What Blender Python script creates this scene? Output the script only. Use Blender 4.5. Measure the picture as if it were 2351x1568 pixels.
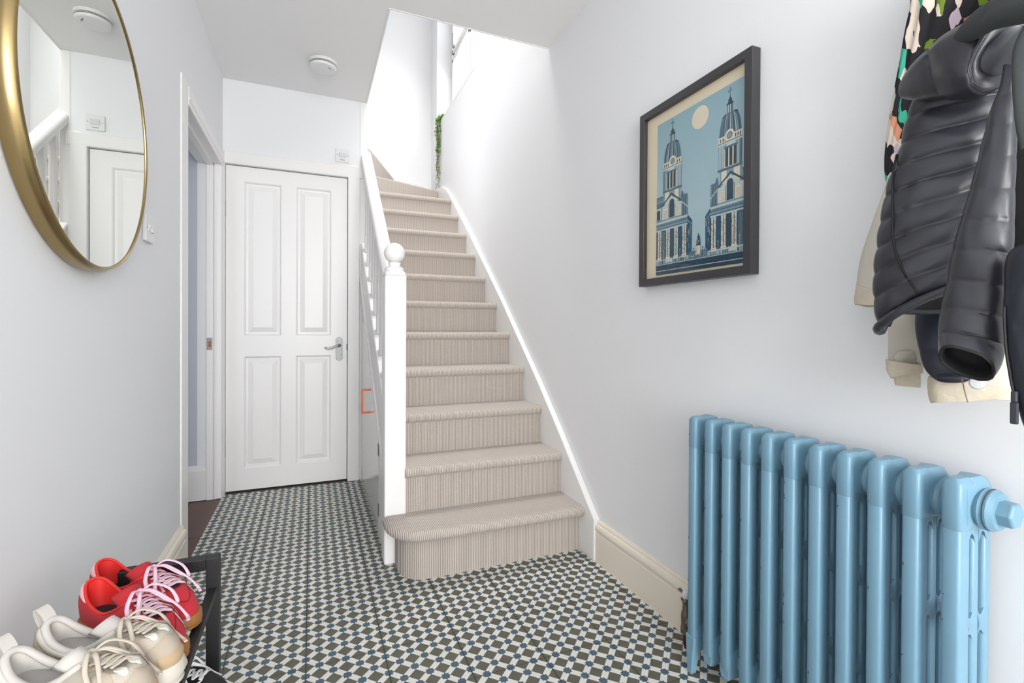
import bpy, bmesh, math, random
from mathutils import Vector, Matrix, noise
random.seed(7)
PI = math.pi
S = bpy.context.scene
for o in list(bpy.data.objects): bpy.data.objects.remove(o)

# ------------------------------------------------------------------ camera
CF, CX, CY, YAW, PIT, ROL, CH = 1106.56, 1175.5, 759.685, 0.393642, -0.00662, 0.005068, 1.0125
cyw, syw, cp, sp, cr, sr = math.cos(YAW), math.sin(YAW), math.cos(PIT), math.sin(PIT), math.cos(ROL), math.sin(ROL)
FW = Vector((syw*cp, cyw*cp, sp)); r0 = Vector((cyw, -syw, 0)); u0 = r0.cross(FW)
RT = cr*r0 + sr*u0; UP = -sr*r0 + cr*u0
cam = bpy.data.cameras.new('camera'); camo = bpy.data.objects.new('camera', cam)
S.collection.objects.link(camo); S.camera = camo
camo.matrix_world = Matrix(((RT.x, UP.x, -FW.x, 0), (RT.y, UP.y, -FW.y, 0), (RT.z, UP.z, -FW.z, CH), (0, 0, 0, 1)))
cam.sensor_width = 36; cam.lens = 36*CF/2351; cam.shift_y = (CY-784)/2351; cam.clip_start = .02

# ------------------------------------------------------------------ world, daylight and added fill lamps, exposure
S.view_settings.view_transform = 'Standard'; S.view_settings.look = 'None'
S.view_settings.gamma = 1; S.view_settings.use_curve_mapping = False
S.view_settings.exposure = 0.46
W = bpy.data.worlds.new('sky'); S.world = W; W.use_nodes = True
W.node_tree.nodes['Background'].inputs[0].default_value = (.93, .96, 1, 1)
W.node_tree.nodes['Background'].inputs[1].default_value = 1.8
def area(name, loc, aim, sx, sy, watt, col=(1, 1, 1)):
    l = bpy.data.lights.new(name, 'AREA'); l.shape = 'RECTANGLE'; l.size = sx; l.size_y = sy; l.energy = watt; l.color = col
    o = bpy.data.objects.new(name, l); S.collection.objects.link(o); o.location = loc
    o.rotation_euler = (Vector(aim)-Vector(loc)).to_track_quat('-Z', 'Y').to_euler(); return o
area('front_door_daylight', (.33, -2.83, 1.45), (.33, 3, 2.5), 1.35, 1.9, 96, (1, .995, .985))
area('stair_window_daylight', (1.42, 4.15, 3.7), (.2, 3.6, 2.2), 1.1, 1.2, 9, (1, .96, .93))
sk = area('landing_fill', (.70, 2.95, 4.86), (.45, 2.95, 2), .8, 1.2, 29, (1, .985, .965)); sk.data.spread = 1.9  # added lamp under the closed upper ceiling, brightens stairs and hall from above
area('side_room_fill', (-1.7, 1.64, 1.5), (-.9, 3.2, 1.1), 1.0, 1.3, 9, (.97, .98, 1))  # added lamp in the unseen side room, brightens the doorway lining

# ------------------------------------------------------------------ helpers
def lin(c):
    if isinstance(c, str):
        c = [int(c[i:i+2], 16)/255 for i in (0, 2, 4)]
    return tuple((x/12.92 if x <= .04045 else ((x+.055)/1.055)**2.4) for x in c) + (1,)
def mat(name, col, rough=.5, metal=0, bump=0, bscale=200, var=0, vscale=8, coat=0, spec=.5, sheen=0):
    m = bpy.data.materials.new(name); m.use_nodes = True; nt = m.node_tree; b = nt.nodes['Principled BSDF']
    c = lin(col); b.inputs['Base Color'].default_value = c; b.inputs['Roughness'].default_value = rough
    b.inputs['Metallic'].default_value = metal; b.inputs['Specular IOR Level'].default_value = spec
    if coat: b.inputs['Coat Weight'].default_value = coat; b.inputs['Coat Roughness'].default_value = .15
    if sheen: b.inputs['Sheen Weight'].default_value = sheen
    tc = nt.nodes.new('ShaderNodeTexCoord')
    if var:
        n = nt.nodes.new('ShaderNodeTexNoise'); n.inputs['Scale'].default_value = vscale; n.inputs['Detail'].default_value = 4
        nt.links.new(tc.outputs['Object'], n.inputs['Vector'])
        mx = nt.nodes.new('ShaderNodeMix'); mx.data_type = 'RGBA'
        mx.inputs['A'].default_value = tuple(max(0, x*(1-var)) for x in c[:3]) + (1,)
        mx.inputs['B'].default_value = tuple(min(1, x*(1+var)) for x in c[:3]) + (1,)
        nt.links.new(n.outputs['Fac'], mx.inputs['Factor']); nt.links.new(mx.outputs['Result'], b.inputs['Base Color'])
    if bump:
        n = nt.nodes.new('ShaderNodeTexNoise'); n.inputs['Scale'].default_value = bscale; n.inputs['Detail'].default_value = 3
        nt.links.new(tc.outputs['Object'], n.inputs['Vector'])
        bp = nt.nodes.new('ShaderNodeBump'); bp.inputs['Strength'].default_value = bump; bp.inputs['Distance'].default_value = .002
        nt.links.new(n.outputs['Fac'], bp.inputs['Height']); nt.links.new(bp.outputs['Normal'], b.inputs['Normal'])
    return m
class NT:
    """tiny node builder for maths in a material"""
    def __init__(s, m): s.nt = m.node_tree; s.b = s.nt.nodes['Principled BSDF']
    def node(s, t): return s.nt.nodes.new(t)
    def link(s, a, b): s.nt.links.new(a, b)
    def m(s, op, a, b=None, c=None):
        n = s.node('ShaderNodeMath'); n.operation = op
        for i, v in enumerate((a, b, c)):
            if v is None: continue
            if isinstance(v, (int, float)): n.inputs[i].default_value = v
            else: s.link(v, n.inputs[i])
        return n.outputs[0]
    def mix(s, f, a, b):
        n = s.node('ShaderNodeMix'); n.data_type = 'RGBA'
        for k, v in (('Factor', f), ('A', a), ('B', b)):
            if isinstance(v, (tuple, float, int)): n.inputs[k].default_value = v
            else: s.link(v, n.inputs[k])
        return n.outputs['Result']
    def sep(s, kind='UV'):
        t = s.node('ShaderNodeTexCoord'); x = s.node('ShaderNodeSeparateXYZ'); s.link(t.outputs[kind], x.inputs[0]); return x.outputs, t
def link(name, me, m, parent=None):
    o = bpy.data.objects.new(name, me); S.collection.objects.link(o)
    for x in (m if isinstance(m, (list, tuple)) else [m]):
        if len(me.materials) < (len(m) if isinstance(m, (list, tuple)) else 1): me.materials.append(x)
    if parent: o.parent = parent
    return o
def obj(name, bm, m, parent=None, smooth=False, bevel=0, sub=0, seg=2):
    bmesh.ops.recalc_face_normals(bm, faces=bm.faces)
    me = bpy.data.meshes.new(name); bm.to_mesh(me); bm.free()
    o = link(name, me, m, parent)
    if smooth:
        for p in me.polygons: p.use_smooth = True
        if smooth == 'auto': me.set_sharp_from_angle(angle=.7)
    if bevel:
        b = o.modifiers.new('bevel', 'BEVEL'); b.width = bevel; b.segments = seg; b.limit_method = 'ANGLE'; b.angle_limit = .6
    if sub:
        b = o.modifiers.new('sub', 'SUBSURF'); b.levels = sub; b.render_levels = sub
    return o
def tag(o, label=None, cat=None, group=None, kind=None):
    if label: o['label'] = label
    if cat: o['category'] = cat
    if group: o['group'] = group
    if kind: o['kind'] = kind
    return o
def empty(name, loc, label, cat, group=None):
    o = bpy.data.objects.new(name, None); S.collection.objects.link(o); o.location = loc; o.empty_display_size = .05
    return tag(o, label, cat, group)
def child(o, par):                      # geometry written in world coordinates under an Empty
    o.parent = par; o.matrix_parent_inverse = Matrix.Translation(-Vector(par.location)); return o
def struct(name, bm, m, parent=None, **k):
    o = obj(name, bm, m, None, **k)
    if parent: o.parent = parent
    else: o['kind'] = 'structure'
    return o
def box(bm, x0, x1, y0, y1, z0, z1, mi=0):
    v = [bm.verts.new((x, y, z)) for x in (x0, x1) for y in (y0, y1) for z in (z0, z1)]
    for f in ((0, 1, 3, 2), (4, 6, 7, 5), (0, 4, 5, 1), (2, 3, 7, 6), (0, 2, 6, 4), (1, 5, 7, 3)):
        bm.faces.new([v[i] for i in f]).material_index = mi
    return bm
def B(*a):
    bm = bmesh.new(); return box(bm, *a)
def prism(bm, poly, axis, a, b, mi=0):
    """poly: 2D points; axis 'x': poly=(y,z); 'y': (x,z); 'z': (x,y)"""
    def P(p, t): return {'x': (t, p[0], p[1]), 'y': (p[0], t, p[1]), 'z': (p[0], p[1], t)}[axis]
    A = [bm.verts.new(P(p, a)) for p in poly]; C = [bm.verts.new(P(p, b)) for p in poly]; n = len(poly)
    bm.faces.new(A).material_index = mi; bm.faces.new(C[::-1]).material_index = mi
    for i in range(n): bm.faces.new((A[i], C[i], C[(i+1) % n], A[(i+1) % n])).material_index = mi
    return bm
def rings(bm, R, close=True, caps=(True, True), mi=0):
    V = [[bm.verts.new(p) for p in r] for r in R]; n = len(V[0])
    for a, b in zip(V, V[1:]):
        for i in range(n if close else n-1):
            bm.faces.new((a[i], a[(i+1) % n], b[(i+1) % n], b[i])).material_index = mi
    if caps[0]: bm.faces.new(V[0][::-1]).material_index = mi
    if caps[1]: bm.faces.new(V[-1]).material_index = mi
    return V
def tube(bm, pts, r, n=10, caps=(True, True), mi=0, flat=1, up=None):
    pts = [Vector(p) for p in pts]; R = []
    for i, p in enumerate(pts):
        d = (pts[min(i+1, len(pts)-1)]-pts[max(i-1, 0)]).normalized()
        ref = Vector(up) if up else (Vector((0, 0, 1)) if abs(d.z) < .9 else Vector((0, 1, 0)))
        a = d.cross(ref).normalized(); b = a.cross(d).normalized()
        rr = r[i] if isinstance(r, (list, tuple)) else r
        R.append([p + a*rr*math.cos(2*PI*k/n) + b*rr*flat*math.sin(2*PI*k/n) for k in range(n)])
    rings(bm, R, True, caps, mi); return bm
def lathe(bm, prof, c, axis='z', n=24, mi=0):
    R = []
    for r, h in prof:
        ring = []
        for k in range(n):
            a, b = max(r, 1e-5)*math.cos(2*PI*k/n), max(r, 1e-5)*math.sin(2*PI*k/n)
            ring.append(Vector(c) + Vector({'z': (a, b, h), 'x': (h, a, b), 'y': (a, h, b)}[axis]))
        R.append(ring)
    rings(bm, R, True, (True, True), mi); return bm
def spline(P, n):
    P = [Vector(p) if hasattr(p, '__len__') else Vector((p, 0, 0)) for p in P]; out = []
    for i in range(len(P)-1):
        a, b, c, d = P[max(i-1, 0)], P[i], P[i+1], P[min(i+2, len(P)-1)]
        for k in range(n):
            t = k/n
            out.append(.5*((2*b)+(-a+c)*t+(2*a-5*b+4*c-d)*t*t+(-a+3*b-3*c+d)*t**3))
    out.append(P[-1]); return out
def at(u, v, x):                        # the point that a pixel of the photograph shows on the plane X = x
    d = RT*((u-CX)/CF) + FW - UP*((v-CY)/CF); t = x/d.x
    return Vector((x, d.y*t, CH+d.z*t))

# ------------------------------------------------------------------ materials
M = {}
M['wall'] = mat('pale_wall_paint', 'eff0f2', .85, bump=.06, bscale=60)
M['ceil'] = mat('ceiling_paint', 'f3f3f3', .9, bump=.04, bscale=60)
M['trim'] = mat('white_gloss_paint', 'f3f2f1', .35, bump=.03, bscale=25)
M['ivory'] = mat('ivory_gloss_paint', 'f4ebdc', .35, bump=.04, bscale=20)
M['bluewall'] = mat('grey_blue_paint', 'c6cad6', .85)
M['grout'] = mat('grey_grout', '6d675f', .9)
M['wood'] = mat('dark_floor_board', '5d4237', .42, var=.35, vscale=6)
M['blue'] = mat('blue_radiator_enamel', '779fb5', .33, bump=.1, bscale=35, var=.05, vscale=14)
M['brass'] = mat('brushed_brass', 'a08b62', .27, 1)
M['chrome'] = mat('satin_steel', '9c9c9c', .35, 1)
M['mirror'] = mat('mirror_silver', 'eef1ec', .01, 1)
M['black'] = mat('black_metal', '1b1a1c', .5)
M['copper'] = mat('copper', 'c4694a', .25, 1)
M['plastic'] = mat('white_plastic', 'e9e9ea', .3)
M['dark'] = mat('dark_slot', '3a3a3c', .7)
M['pipe'] = mat('aged_brass_fitting', '776e62', .38, .8, var=.3, vscale=60)
M['rust'] = mat('brown_copper_pipe', '5a2e22', .45, .6)
M['leaf'] = mat('plant_leaf', '6ea23c', .5, var=.4, vscale=60)
M['strand'] = mat('plant_stem', '7d8a52', .6, var=.4, vscale=60)
M['upvc'] = mat('window_frame', 'f2f2f0', .3)
M['frame'] = mat('charcoal_frame', '3b393c', .35)
M['paper'] = mat('cream_paper', 'e6d9bd', .8)
g = bpy.data.materials.new('clear_glass'); g.use_nodes = True; g.node_tree.nodes.clear()
t_ = NT.__new__(NT); t_.nt = g.node_tree
o_ = t_.node('ShaderNodeOutputMaterial'); mx_ = t_.node('ShaderNodeMixShader'); tr_ = t_.node('ShaderNodeBsdfTransparent'); gl_ = t_.node('ShaderNodeBsdfGlossy')
gl_.inputs['Roughness'].default_value = .02; lw_ = t_.node('ShaderNodeLayerWeight'); lw_.inputs[0].default_value = .5
fr_ = t_.m('ADD', t_.m('MULTIPLY', t_.m('POWER', lw_.outputs['Facing'], 4), .35), .02)
t_.link(fr_, mx_.inputs[0]); t_.link(tr_.outputs[0], mx_.inputs[1]); t_.link(gl_.outputs[0], mx_.inputs[2]); t_.link(mx_.outputs[0], o_.inputs[0])
M['glass'] = g
def tile_material():
    m = mat('patterned_cement_tile', 'dcdbd5', .45); n = NT(m); (u, v, _), _t = n.sep('UV')
    def lat(k):   # rotated lattice coordinate, fraction centred on the star
        s = n.m('ADD', u, v) if k else n.m('SUBTRACT', u, v)
        f = n.m('SUBTRACT', n.m('FRACT', n.m('ADD', s, 0.5)), .5); return n.m('ABSOLUTE', f)
    a, b = lat(0), lat(1)
    band = n.m('LESS_THAN', n.m('MINIMUM', a, b), .178)
    r = .195
    star = n.m('MAXIMUM', n.m('LESS_THAN', n.m('MAXIMUM', a, b), r), n.m('LESS_THAN', n.m('ADD', a, b), r*1.414))
    tc = n.node('ShaderNodeTexCoord'); nz = n.node('ShaderNodeTexNoise'); nz.inputs['Scale'].default_value = 14; n.link(tc.outputs['Object'], nz.inputs['Vector'])
    dk = n.mix(nz.outputs['Fac'], lin('4f4f43'), lin('67665a')); bl = n.mix(nz.outputs['Fac'], lin('3a525f'), lin('4e6a7e'))
    wh = n.mix(nz.outputs['Fac'], lin('dcdad2'), lin('e6e4de'))
    n.link(n.mix(star, n.mix(band, dk, wh), bl), n.b.inputs['Base Color']); return m
M['tile'] = tile_material()
def carpet_material():
    m = mat('ribbed_stair_carpet', 'b0a096', .95, sheen=.2); n = NT(m); (x, y, z), tc = n.sep('Object')
    w = n.m('FRACT', n.m('DIVIDE', x, .0074)); tri = n.m('ABSOLUTE', n.m('SUBTRACT', n.m('MULTIPLY', w, 2), 1))
    nz = n.node('ShaderNodeTexNoise'); nz.inputs['Scale'].default_value = 500; n.link(tc.outputs['Object'], nz.inputs['Vector'])
    ln = n.node('ShaderNodeTexNoise'); ln.inputs['Scale'].default_value = 5; n.link(tc.outputs['Object'], ln.inputs['Vector'])
    f = n.m('SMOOTH_MIN', n.m('MULTIPLY', tri, 1.25), 1, .2)
    f = n.m('ADD', n.m('MULTIPLY', f, .8), n.m('MULTIPLY', n.m('SUBTRACT', nz.outputs['Fac'], .4), .5))
    c = n.mix(f, lin('796e68'), lin('dcd4cc'))
    c = n.mix(n.m('MULTIPLY', ln.outputs['Fac'], .25), c, lin('bfae9c'))
    n.link(c, n.b.inputs['Base Color'])
    yy = n.m('SINE', n.m('MULTIPLY', n.m('ADD', y, z), 2*PI/.006))
    bp = n.node('ShaderNodeBump'); bp.inputs['Strength'].default_value = .5; bp.inputs['Distance'].default_value = .0015
    n.link(n.m('ADD', tri, n.m('MULTIPLY', yy, .25)), bp.inputs['Height']); n.link(bp.outputs['Normal'], n.b.inputs['Normal']); return m
M['carpet'] = carpet_material()

# ------------------------------------------------------------------ room shell
XL, XR, YB, ZC, YF = -.494, 1.16, 3.33, 2.494, -2.7
# floors
fl_ = struct('floor', B(XL-.02, XR+.02, YF, YB+.1, -.06, -.004), M['grout'])
P_, TS = .075213, .225639
TX, TY = -.01448, 1.50856+.5*P_
G = .0008
for i in range(-4, 8):
    for j in range(-19, 10):
        x0, y0 = TX+i*TS+G, TY+j*TS+G; x1, y1 = x0+TS-2*G, y0+TS-2*G
        x0, x1, y0, y1 = max(x0, XL+.002), min(x1, XR), max(y0, YF), min(y1, YB-.002)
        if x1-x0 < .006 or y1-y0 < .006 or (x0 > .42 and y0 > 2.05): continue
        full = abs(x1-x0-TS+2*G) < 1e-6 and abs(y1-y0-TS+2*G) < 1e-6
        if full and 'tile' in globals():
            o = link('floor_tile', tile, M['tile'], fl_); o.location = ((x0+x1)/2, (y0+y1)/2, 0); continue
        bm = bmesh.new(); cx, cy = (x0+x1)/2, (y0+y1)/2; c = .0012
        V = [[bm.verts.new((sx*((x1-x0)/2-d), sy*((y1-y0)/2-d), h)) for sx, sy in ((-1, -1), (1, -1), (1, 1), (-1, 1))] for d, h in ((0, -.004), (0, -.0008), (c, 0))]
        for a, b in zip(V, V[1:]):
            for k in range(4): bm.faces.new((a[k], a[(k+1) % 4], b[(k+1) % 4], b[k]))
        bm.faces.new(V[2]); uv = bm.loops.layers.uv.new('uv')
        for f in bm.faces:
            for l in f.loops: l[uv].uv = ((l.vert.co.x+cx-TX)/P_, (l.vert.co.y+cy-1.50856)/P_)
        me = bpy.data.meshes.new('floor_tile'); bm.to_mesh(me); bm.free()
        o = link('floor_tile', me, M['tile'], fl_); o.location = (cx, cy, 0)
        if full: tile = me
sf = struct('floor', B(-2.3, XL-.02, 1.6, 3.4, -.06, -.006), mat('board_gap', '2a1c17', .8))
wid = .145
for i in range(4):
    for j in range(3):
        x1 = XL-.004-i*wid; y0 = 1.9+j*.55+(.27 if i % 2 else 0)-.3
        o = obj('floor_board', B(x1-wid+.003, x1-.001 if i else XL+.006, y0, min(y0+.547, 3.27), -.006, .001), M['wood'], sf, bevel=.0012)
# left wall with the doorway
D0, D1, DZ = 2.44, 3.27, 1.96
bm = bmesh.new(); box(bm, XL-.12, XL, YF, D0, 0, ZC); box(bm, XL-.12, XL, D0, YB, DZ, ZC); box(bm, XL-.12, XL, D1+.012, YB, 0, DZ)
struct('wall_left', bm, M['wall'])
struct('wall_right', prism(prism(prism(prism(bmesh.new(), [(YF, 0), (5.03, 0), (5.03, 3.04), (YF, 3.04)], 'x', XR, XR+.25), [(YF, 3.04), (3.57, 3.04), (3.57, 4.9), (YF, 4.9)], 'x', XR, XR+.25),
    [(4.8, 3.04), (5.03, 3.04), (5.03, 4.9), (4.8, 4.9)], 'x', XR, XR+.25), [(3.57, 4.3), (4.8, 4.3), (4.8, 4.9), (3.57, 4.9)], 'x', XR, XR+.25), M['wall'])
bm = bmesh.new(); box(bm, XL, .292, YB, YB+.11, 2.0, ZC); box(bm, .225, .292, YB, YB+.11, 0, 2.0); box(bm, XL, -.481, YB, YB+.11, 0, 2.0)
struct('wall_back', bm, M['wall'])
struct('wall_stairwell', B(-.7, XR, 5.03, 5.15, 2.0, 4.9), M['wall'])
struct('wall_landing', B(-.8, -.7, 2.2, 5.15, 2.5, 4.9), M['wall'])
struct('wall_landing_front', B(-.8, XR, 2.1, 2.2, 2.7, 4.9), M['wall'])
struct('wall_cupboard', B(XL, XR, 5.03, 5.1, 0, 2.0), M['wall'])
# front wall with a glazed front door behind the photographer
bm = bmesh.new(); box(bm, XL, -.36, YF-.12, YF, 0, ZC); box(bm, 1.02, XR, YF-.12, YF, 0, ZC); box(bm, -.36, 1.02, YF-.12, YF, 2.42, ZC); box(bm, -.36, 1.02, YF-.12, YF, 0, .5)
struct('wall_front', bm, M['wall'])
# ceiling with the stair opening
bm = bmesh.new(); box(bm, XL-.12, .332, YF-.12, 3.44, ZC, ZC+.24); box(bm, .332, XR, YF-.12, 2.30, ZC, ZC+.24); box(bm, -.8, .332, 3.44, 5.03, ZC, ZC+.24)
struct('ceiling', bm, M['ceil'])
struct('ceiling_upper', B(-.8, XR+.25, 2.1, 5.15, 4.9, 5.0), M['ceil'])
struct('trim_1', B(.326, .336, 2.296, 3.44, ZC-.004, ZC+.246), M['trim'], bevel=.003)      # bead around the stair opening
struct('trim_2', B(.336, XR, 2.296, 2.306, ZC-.002, ZC+.246), M['trim'], bevel=.003)
struct('trim_3', B(.290, .338, YB-.004, YB+.12, 0, ZC), M['trim'], bevel=.004)              # post at the end of the back wall
# side room seen through the doorway
struct('wall_side_room', B(-2.3, -.5655, 3.285, 3.4, 0, 2.5), M['bluewall'])
bm = bmesh.new(); box(bm, -2.3, -2.2, 1.6, 3.4, 0, 2.5); box(bm, -2.3, XL-.12, 1.5, 1.6, 0, 2.5); box(bm, -2.3, XL-.12, 1.5, 3.4, 2.5, 2.6)
struct('wall_side_room_end', bm, M['bluewall'])
struct('baseboard_side_room', prism(bmesh.new(), [(3.285, 0), (3.267, 0), (3.267, .17), (3.272, .19), (3.285, .2)], 'x', -2.2, -.566), M['trim'])
# doorway lining, stop and architraves
bm = bmesh.new(); box(bm, XL-.074, XL+.004, D1-.004, D1+.02, 0, DZ); box(bm, XL-.12, XL+.004, D0-.004, D1+.02, DZ-.002, DZ+.025); box(bm, XL-.15, XL-.002, D0-.02, D0, 0, DZ+.02)
box(bm, XL-.07, XL-.037, D1-.016, D1, 0, DZ); box(bm, XL-.07, XL-.037, D0, D1, DZ-.014, DZ)
struct('door_2', bm, M['trim'], bevel=.002)
def architrave(name, poly_runs):
    bm = bmesh.new()
    for a in poly_runs: box(bm, *a)
    return struct(name, bm, M['trim'], bevel=.004)
architrave('trim_4', [(XL-.002, XL+.006, D0-.115, D0-.004, 0, 2.042), (XL-.012, XL+.003, D0-.012, D0-.001, 0, 1.975)])
architrave('trim_5', [(XL-.012, XL+.008, D0-.004, YB-.001, DZ-.003, 2.036), (XL-.002, XL+.012, D0-.004, YB-.02, DZ+.020, DZ+.030)])
struct('trim_6', prism(bmesh.new(), [(XL-.036, D1-.006), (XL-.03, D1-.012), (XL-.02, D1-.004), (XL-.012, D1+.004), (XL+.004, D1+.022), (XL+.010, D1+.04), (XL+.013, YB), (XL-.036, YB)], 'z', 0, 2.035), M['trim'])
sp_ = obj('strike_plate', B(XL-.068, XL-.04, D1-.0185, D1-.016, .875, .945), M['chrome'], bpy.data.objects['door_2'])
obj('latch_hole', B(XL-.058, XL-.046, D1-.0192, D1-.0185, .893, .925), mat('raw_wood', 'a5622f', .7), bpy.data.objects['door_2'])
# baseboards
def skirt(name, x, s, y0, y1, m, h=.176):
    pr = [(0, 0), (.022, 0), (.022, h*.70), (.018, h*.72), (.019, h*.74), (.025, h*.79), (.026, h*.85), (.021, h*.91), (.012, h*.93), (.013, h*.96), (.008, h), (0, h)]
    return struct(name, prism(bmesh.new(), [(x+s*a, b) for a, b in pr], 'y', y0, y1), m, smooth='auto')
skirt('baseboard_right', XR, -1, YF, 1.79, M['ivory'])
skirt('baseboard_left', XL, 1, YF, D0-.115, M['ivory'], .2)

# ------------------------------------------------------------------ panelled door at the end of the hall
d1 = bmesh.new(); DXL, DXR, DY = -.479, .213, YB+.012
cuts_x = [DXL, -.383, -.176, -.093, .116, DXR]; cuts_z = [.012, .143, .829, .955, 1.896, 1.984]
for i in range(5):
    for j in range(5):
        if i in (1, 3) and j in (1, 3): continue
        box(d1, cuts_x[i], cuts_x[i+1], DY, DY+.04, cuts_z[j], cuts_z[j+1])
bmesh.ops.remove_doubles(d1, verts=d1.verts, dist=1e-5)
door = struct('door_1', d1, M['trim'])
for i in (1, 3):
    for j in (1, 3):
        bm = bmesh.new(); L = []
        for ins, dy in ((0, 0), (.006, .004), (.010, .013), (.022, .0135), (.050, .0035), (.052, .003)):
            x0, x1, z0, z1 = cuts_x[i]+ins, cuts_x[i+1]-ins, cuts_z[j]+ins, cuts_z[j+1]-ins
            L.append([(x0, DY+dy, z0), (x1, DY+dy, z0), (x1, DY+dy, z1), (x0, DY+dy, z1)])
        rings(bm, L, True, (False, True)); obj('door_panel', bm, M['trim'], door)
bm = bmesh.new(); pl = []
for k in range(24):
    a = 2*PI*k/24; pl.append((.165+.0205*math.cos(a), .868+.0205*math.sin(a)*.9+(.058 if math.sin(a) > 0 else -.058)))
prism(bm, pl, 'y', DY-.006, DY); obj('handle_plate', bm, mat('satin_grey_plate', '8b8b8c', .4, .6), door, bevel=.0015)
bm = bmesh.new(); lathe(bm, [(.011, -.02), (.011, 0)], (.165, DY-.006, .892), 'y', 14)
tube(bm, spline([(.165, DY-.03, .892), (.15, DY-.036, .889), (.125, DY-.037, .879), (.10, DY-.037, .872), (.085, DY-.037, .876), (.08, DY-.037, .882)], 5), [.008]*6+[.007]*8+[.0065]*12, 10)
obj('door_handle', bm, M['chrome'], door, smooth=True)
for z in (.905, .83): obj('screw', lathe(bmesh.new(), [(.003, -.001), (.003, 0)], (.153 if z > .85 else .177, DY-.006, z if z < .85 else .915), 'y', 8), M['dark'], door)
for z in (.27, 1.72):
    bm = bmesh.new(); lathe(bm, [(.006, -.045), (.006, -.016), (.0055, -.015), (.006, -.014), (.006, .014), (.0055, .015), (.006, .016), (.006, .045)], (DXL-.006, DY-.003, z), 'z', 10)
    obj('hinge', bm, M['chrome'], door, smooth='auto')
obj('latch', B(DXR-.002, DXR+.012, DY-.002, DY+.01, .86, .9), M['dark'], door)
struct('trim_7', B(-.486, .306, YB-.016, YB+.03, 1.988, 2.062), M['trim'], bevel=.005)
struct('trim_8', B(.2165, .290, YB-.016, YB+.05, 0, 1.995), M['trim'], bevel=.005)
struct('trim_9', B(DXL-.012, DXL-.003, YB-.004, YB+.05, 0, 1.99), M['trim'], bevel=.002)
struct('gap_shade_sheet', B(DXL-.01, DXR+.01, YB+.05, YB+.1, 0, 2.0), M['dark'])                   # dark sheet behind the whole leaf, its colour stands for shade in the gaps

# ------------------------------------------------------------------ staircase
ST = empty('staircase', (.75, 1.9, 0), 'white painted staircase with ribbed beige carpet rising beside the right wall', 'staircase')
G_, R_ = .2279, .1932
def nose(n): return 1.843+G_*(n-1), .2105+R_*(n-1)
def step_profile(n):
    y, z = nose(n); y2, _ = nose(n+1); zb = z-R_-.01 if n > 1 else 0
    if n == 11: y2 += .75
    pr = [(y+.022, zb), (y+.022, z-.045)]
    for k in range(9):
        a = -PI/2+PI*k/8*1.0; pr.append((y+.021-.019*math.cos(a)*1.0, z-.021+.021*math.sin(a)))
    pr += [(y2+.03, z), (y2+.03, zb)]
    return pr
for n in range(2, 12):
    child(obj('stair_step', prism(bmesh.new(), step_profile(n), 'x', .372, 1.132), M['carpet'], smooth='auto'), ST)
# bottom bullnose step: riser wall and rounded tread that wraps round the newel
def plan(off, xr):
    pts = [(xr, 1.912-off)]
    c = (.435, 2.03); rx, ry = .105+off, .118+off
    pts.append((c[0]+.01, 1.912-off))
    for k in range(0, 10): a = -PI/2-k*(PI/2)/9; pts.append((c[0]+rx*math.cos(a), c[1]+ry*math.sin(a)))
    pts += [(c[0]-rx, 2.085), (.377, 2.085), (.377, 2.12), (xr, 2.12)]
    return pts
bm = bmesh.new(); rings(bm, [[Vector((x, y, z)) for x, y in plan(0, 1.132)] for z in (0, .17)]); child(obj('stair_step', bm, M['carpet'], smooth='auto'), ST)
L = []
for k in range(9):
    a = -PI/2+PI*k/8; L.append([Vector((x, y, .188+.0225*math.sin(a))) for x, y in plan(.03+.024*math.cos(a), 1.136)])
bm = bmesh.new(); rings(bm, L); child(obj('stair_tread', bm, M['carpet'], smooth='auto'), ST)
# winders at the top
bm = bmesh.new(); prism(bm, [(.34, 4.28), (1.132, 4.6), (1.132, 5.03), (.34, 5.03)], 'z', 2.1, 2.336); child(obj('winder_step', bm, M['carpet'], bevel=.015), ST)
bm = bmesh.new(); prism(bm, [(.40, 4.2), (.47, 4.3), (.775, 5.03), (.2, 5.03), (.2, 4.2)], 'z', 2.3, 2.529); child(obj('winder_step', bm, M['carpet'], bevel=.012), ST)
bm = bmesh.new(); prism(bm, [(-.69, 3.45), (.33, 3.45), (.33, 4.3), (.3, 5.03), (-.69, 5.03)], 'z', 2.74, 2.752); child(obj('landing_carpet', bm, M['carpet']), ST)
# wall string
sl = R_/G_
def nl(y): return .2105+sl*(y-1.843)
pr = [(1.785, 0), (1.785, .183), (2.1, .487), (2.345, .713), (2.937, 1.216), (3.6, 1.742), (4.109, 2.13), (4.22, 2.215), (4.33, 2.285), (4.46, 2.338), (4.62, 2.366), (4.8, 2.375), (4.8, 2.0), (1.95, 0)]
child(obj('wall_string', prism(bmesh.new(), pr, 'x', 1.130, XR), M['trim'], bevel=.005), ST)
child(obj('skirting_rail', prism(bmesh.new(), [(.30, 2.72), (.775, 2.56), (.80, 2.545), (1.16, 2.475), (1.16, 2.33), (.3, 2.33)], 'y', 5.012, 5.03), M['trim'], bevel=.004), ST)
# outer string
pr = [(2.17, nl(2.17)+.10), (3.36, nl(3.36)+.10), (3.36, nl(3.36)-.14), (2.17, nl(2.17)-.14)]
child(obj('outer_string', prism(bmesh.new(), pr, 'x', .300, .374), M['trim'], bevel=.005), ST)
pr = [(2.17, nl(2.17)-.115), (3.33, nl(3.33)-.115), (3.33, nl(3.33)-.15), (2.17, nl(2.17)-.15)]
child(obj('string_moulding', prism(bmesh.new(), pr, 'x', .290, .302), M['trim'], bevel=.004), ST)
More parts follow.
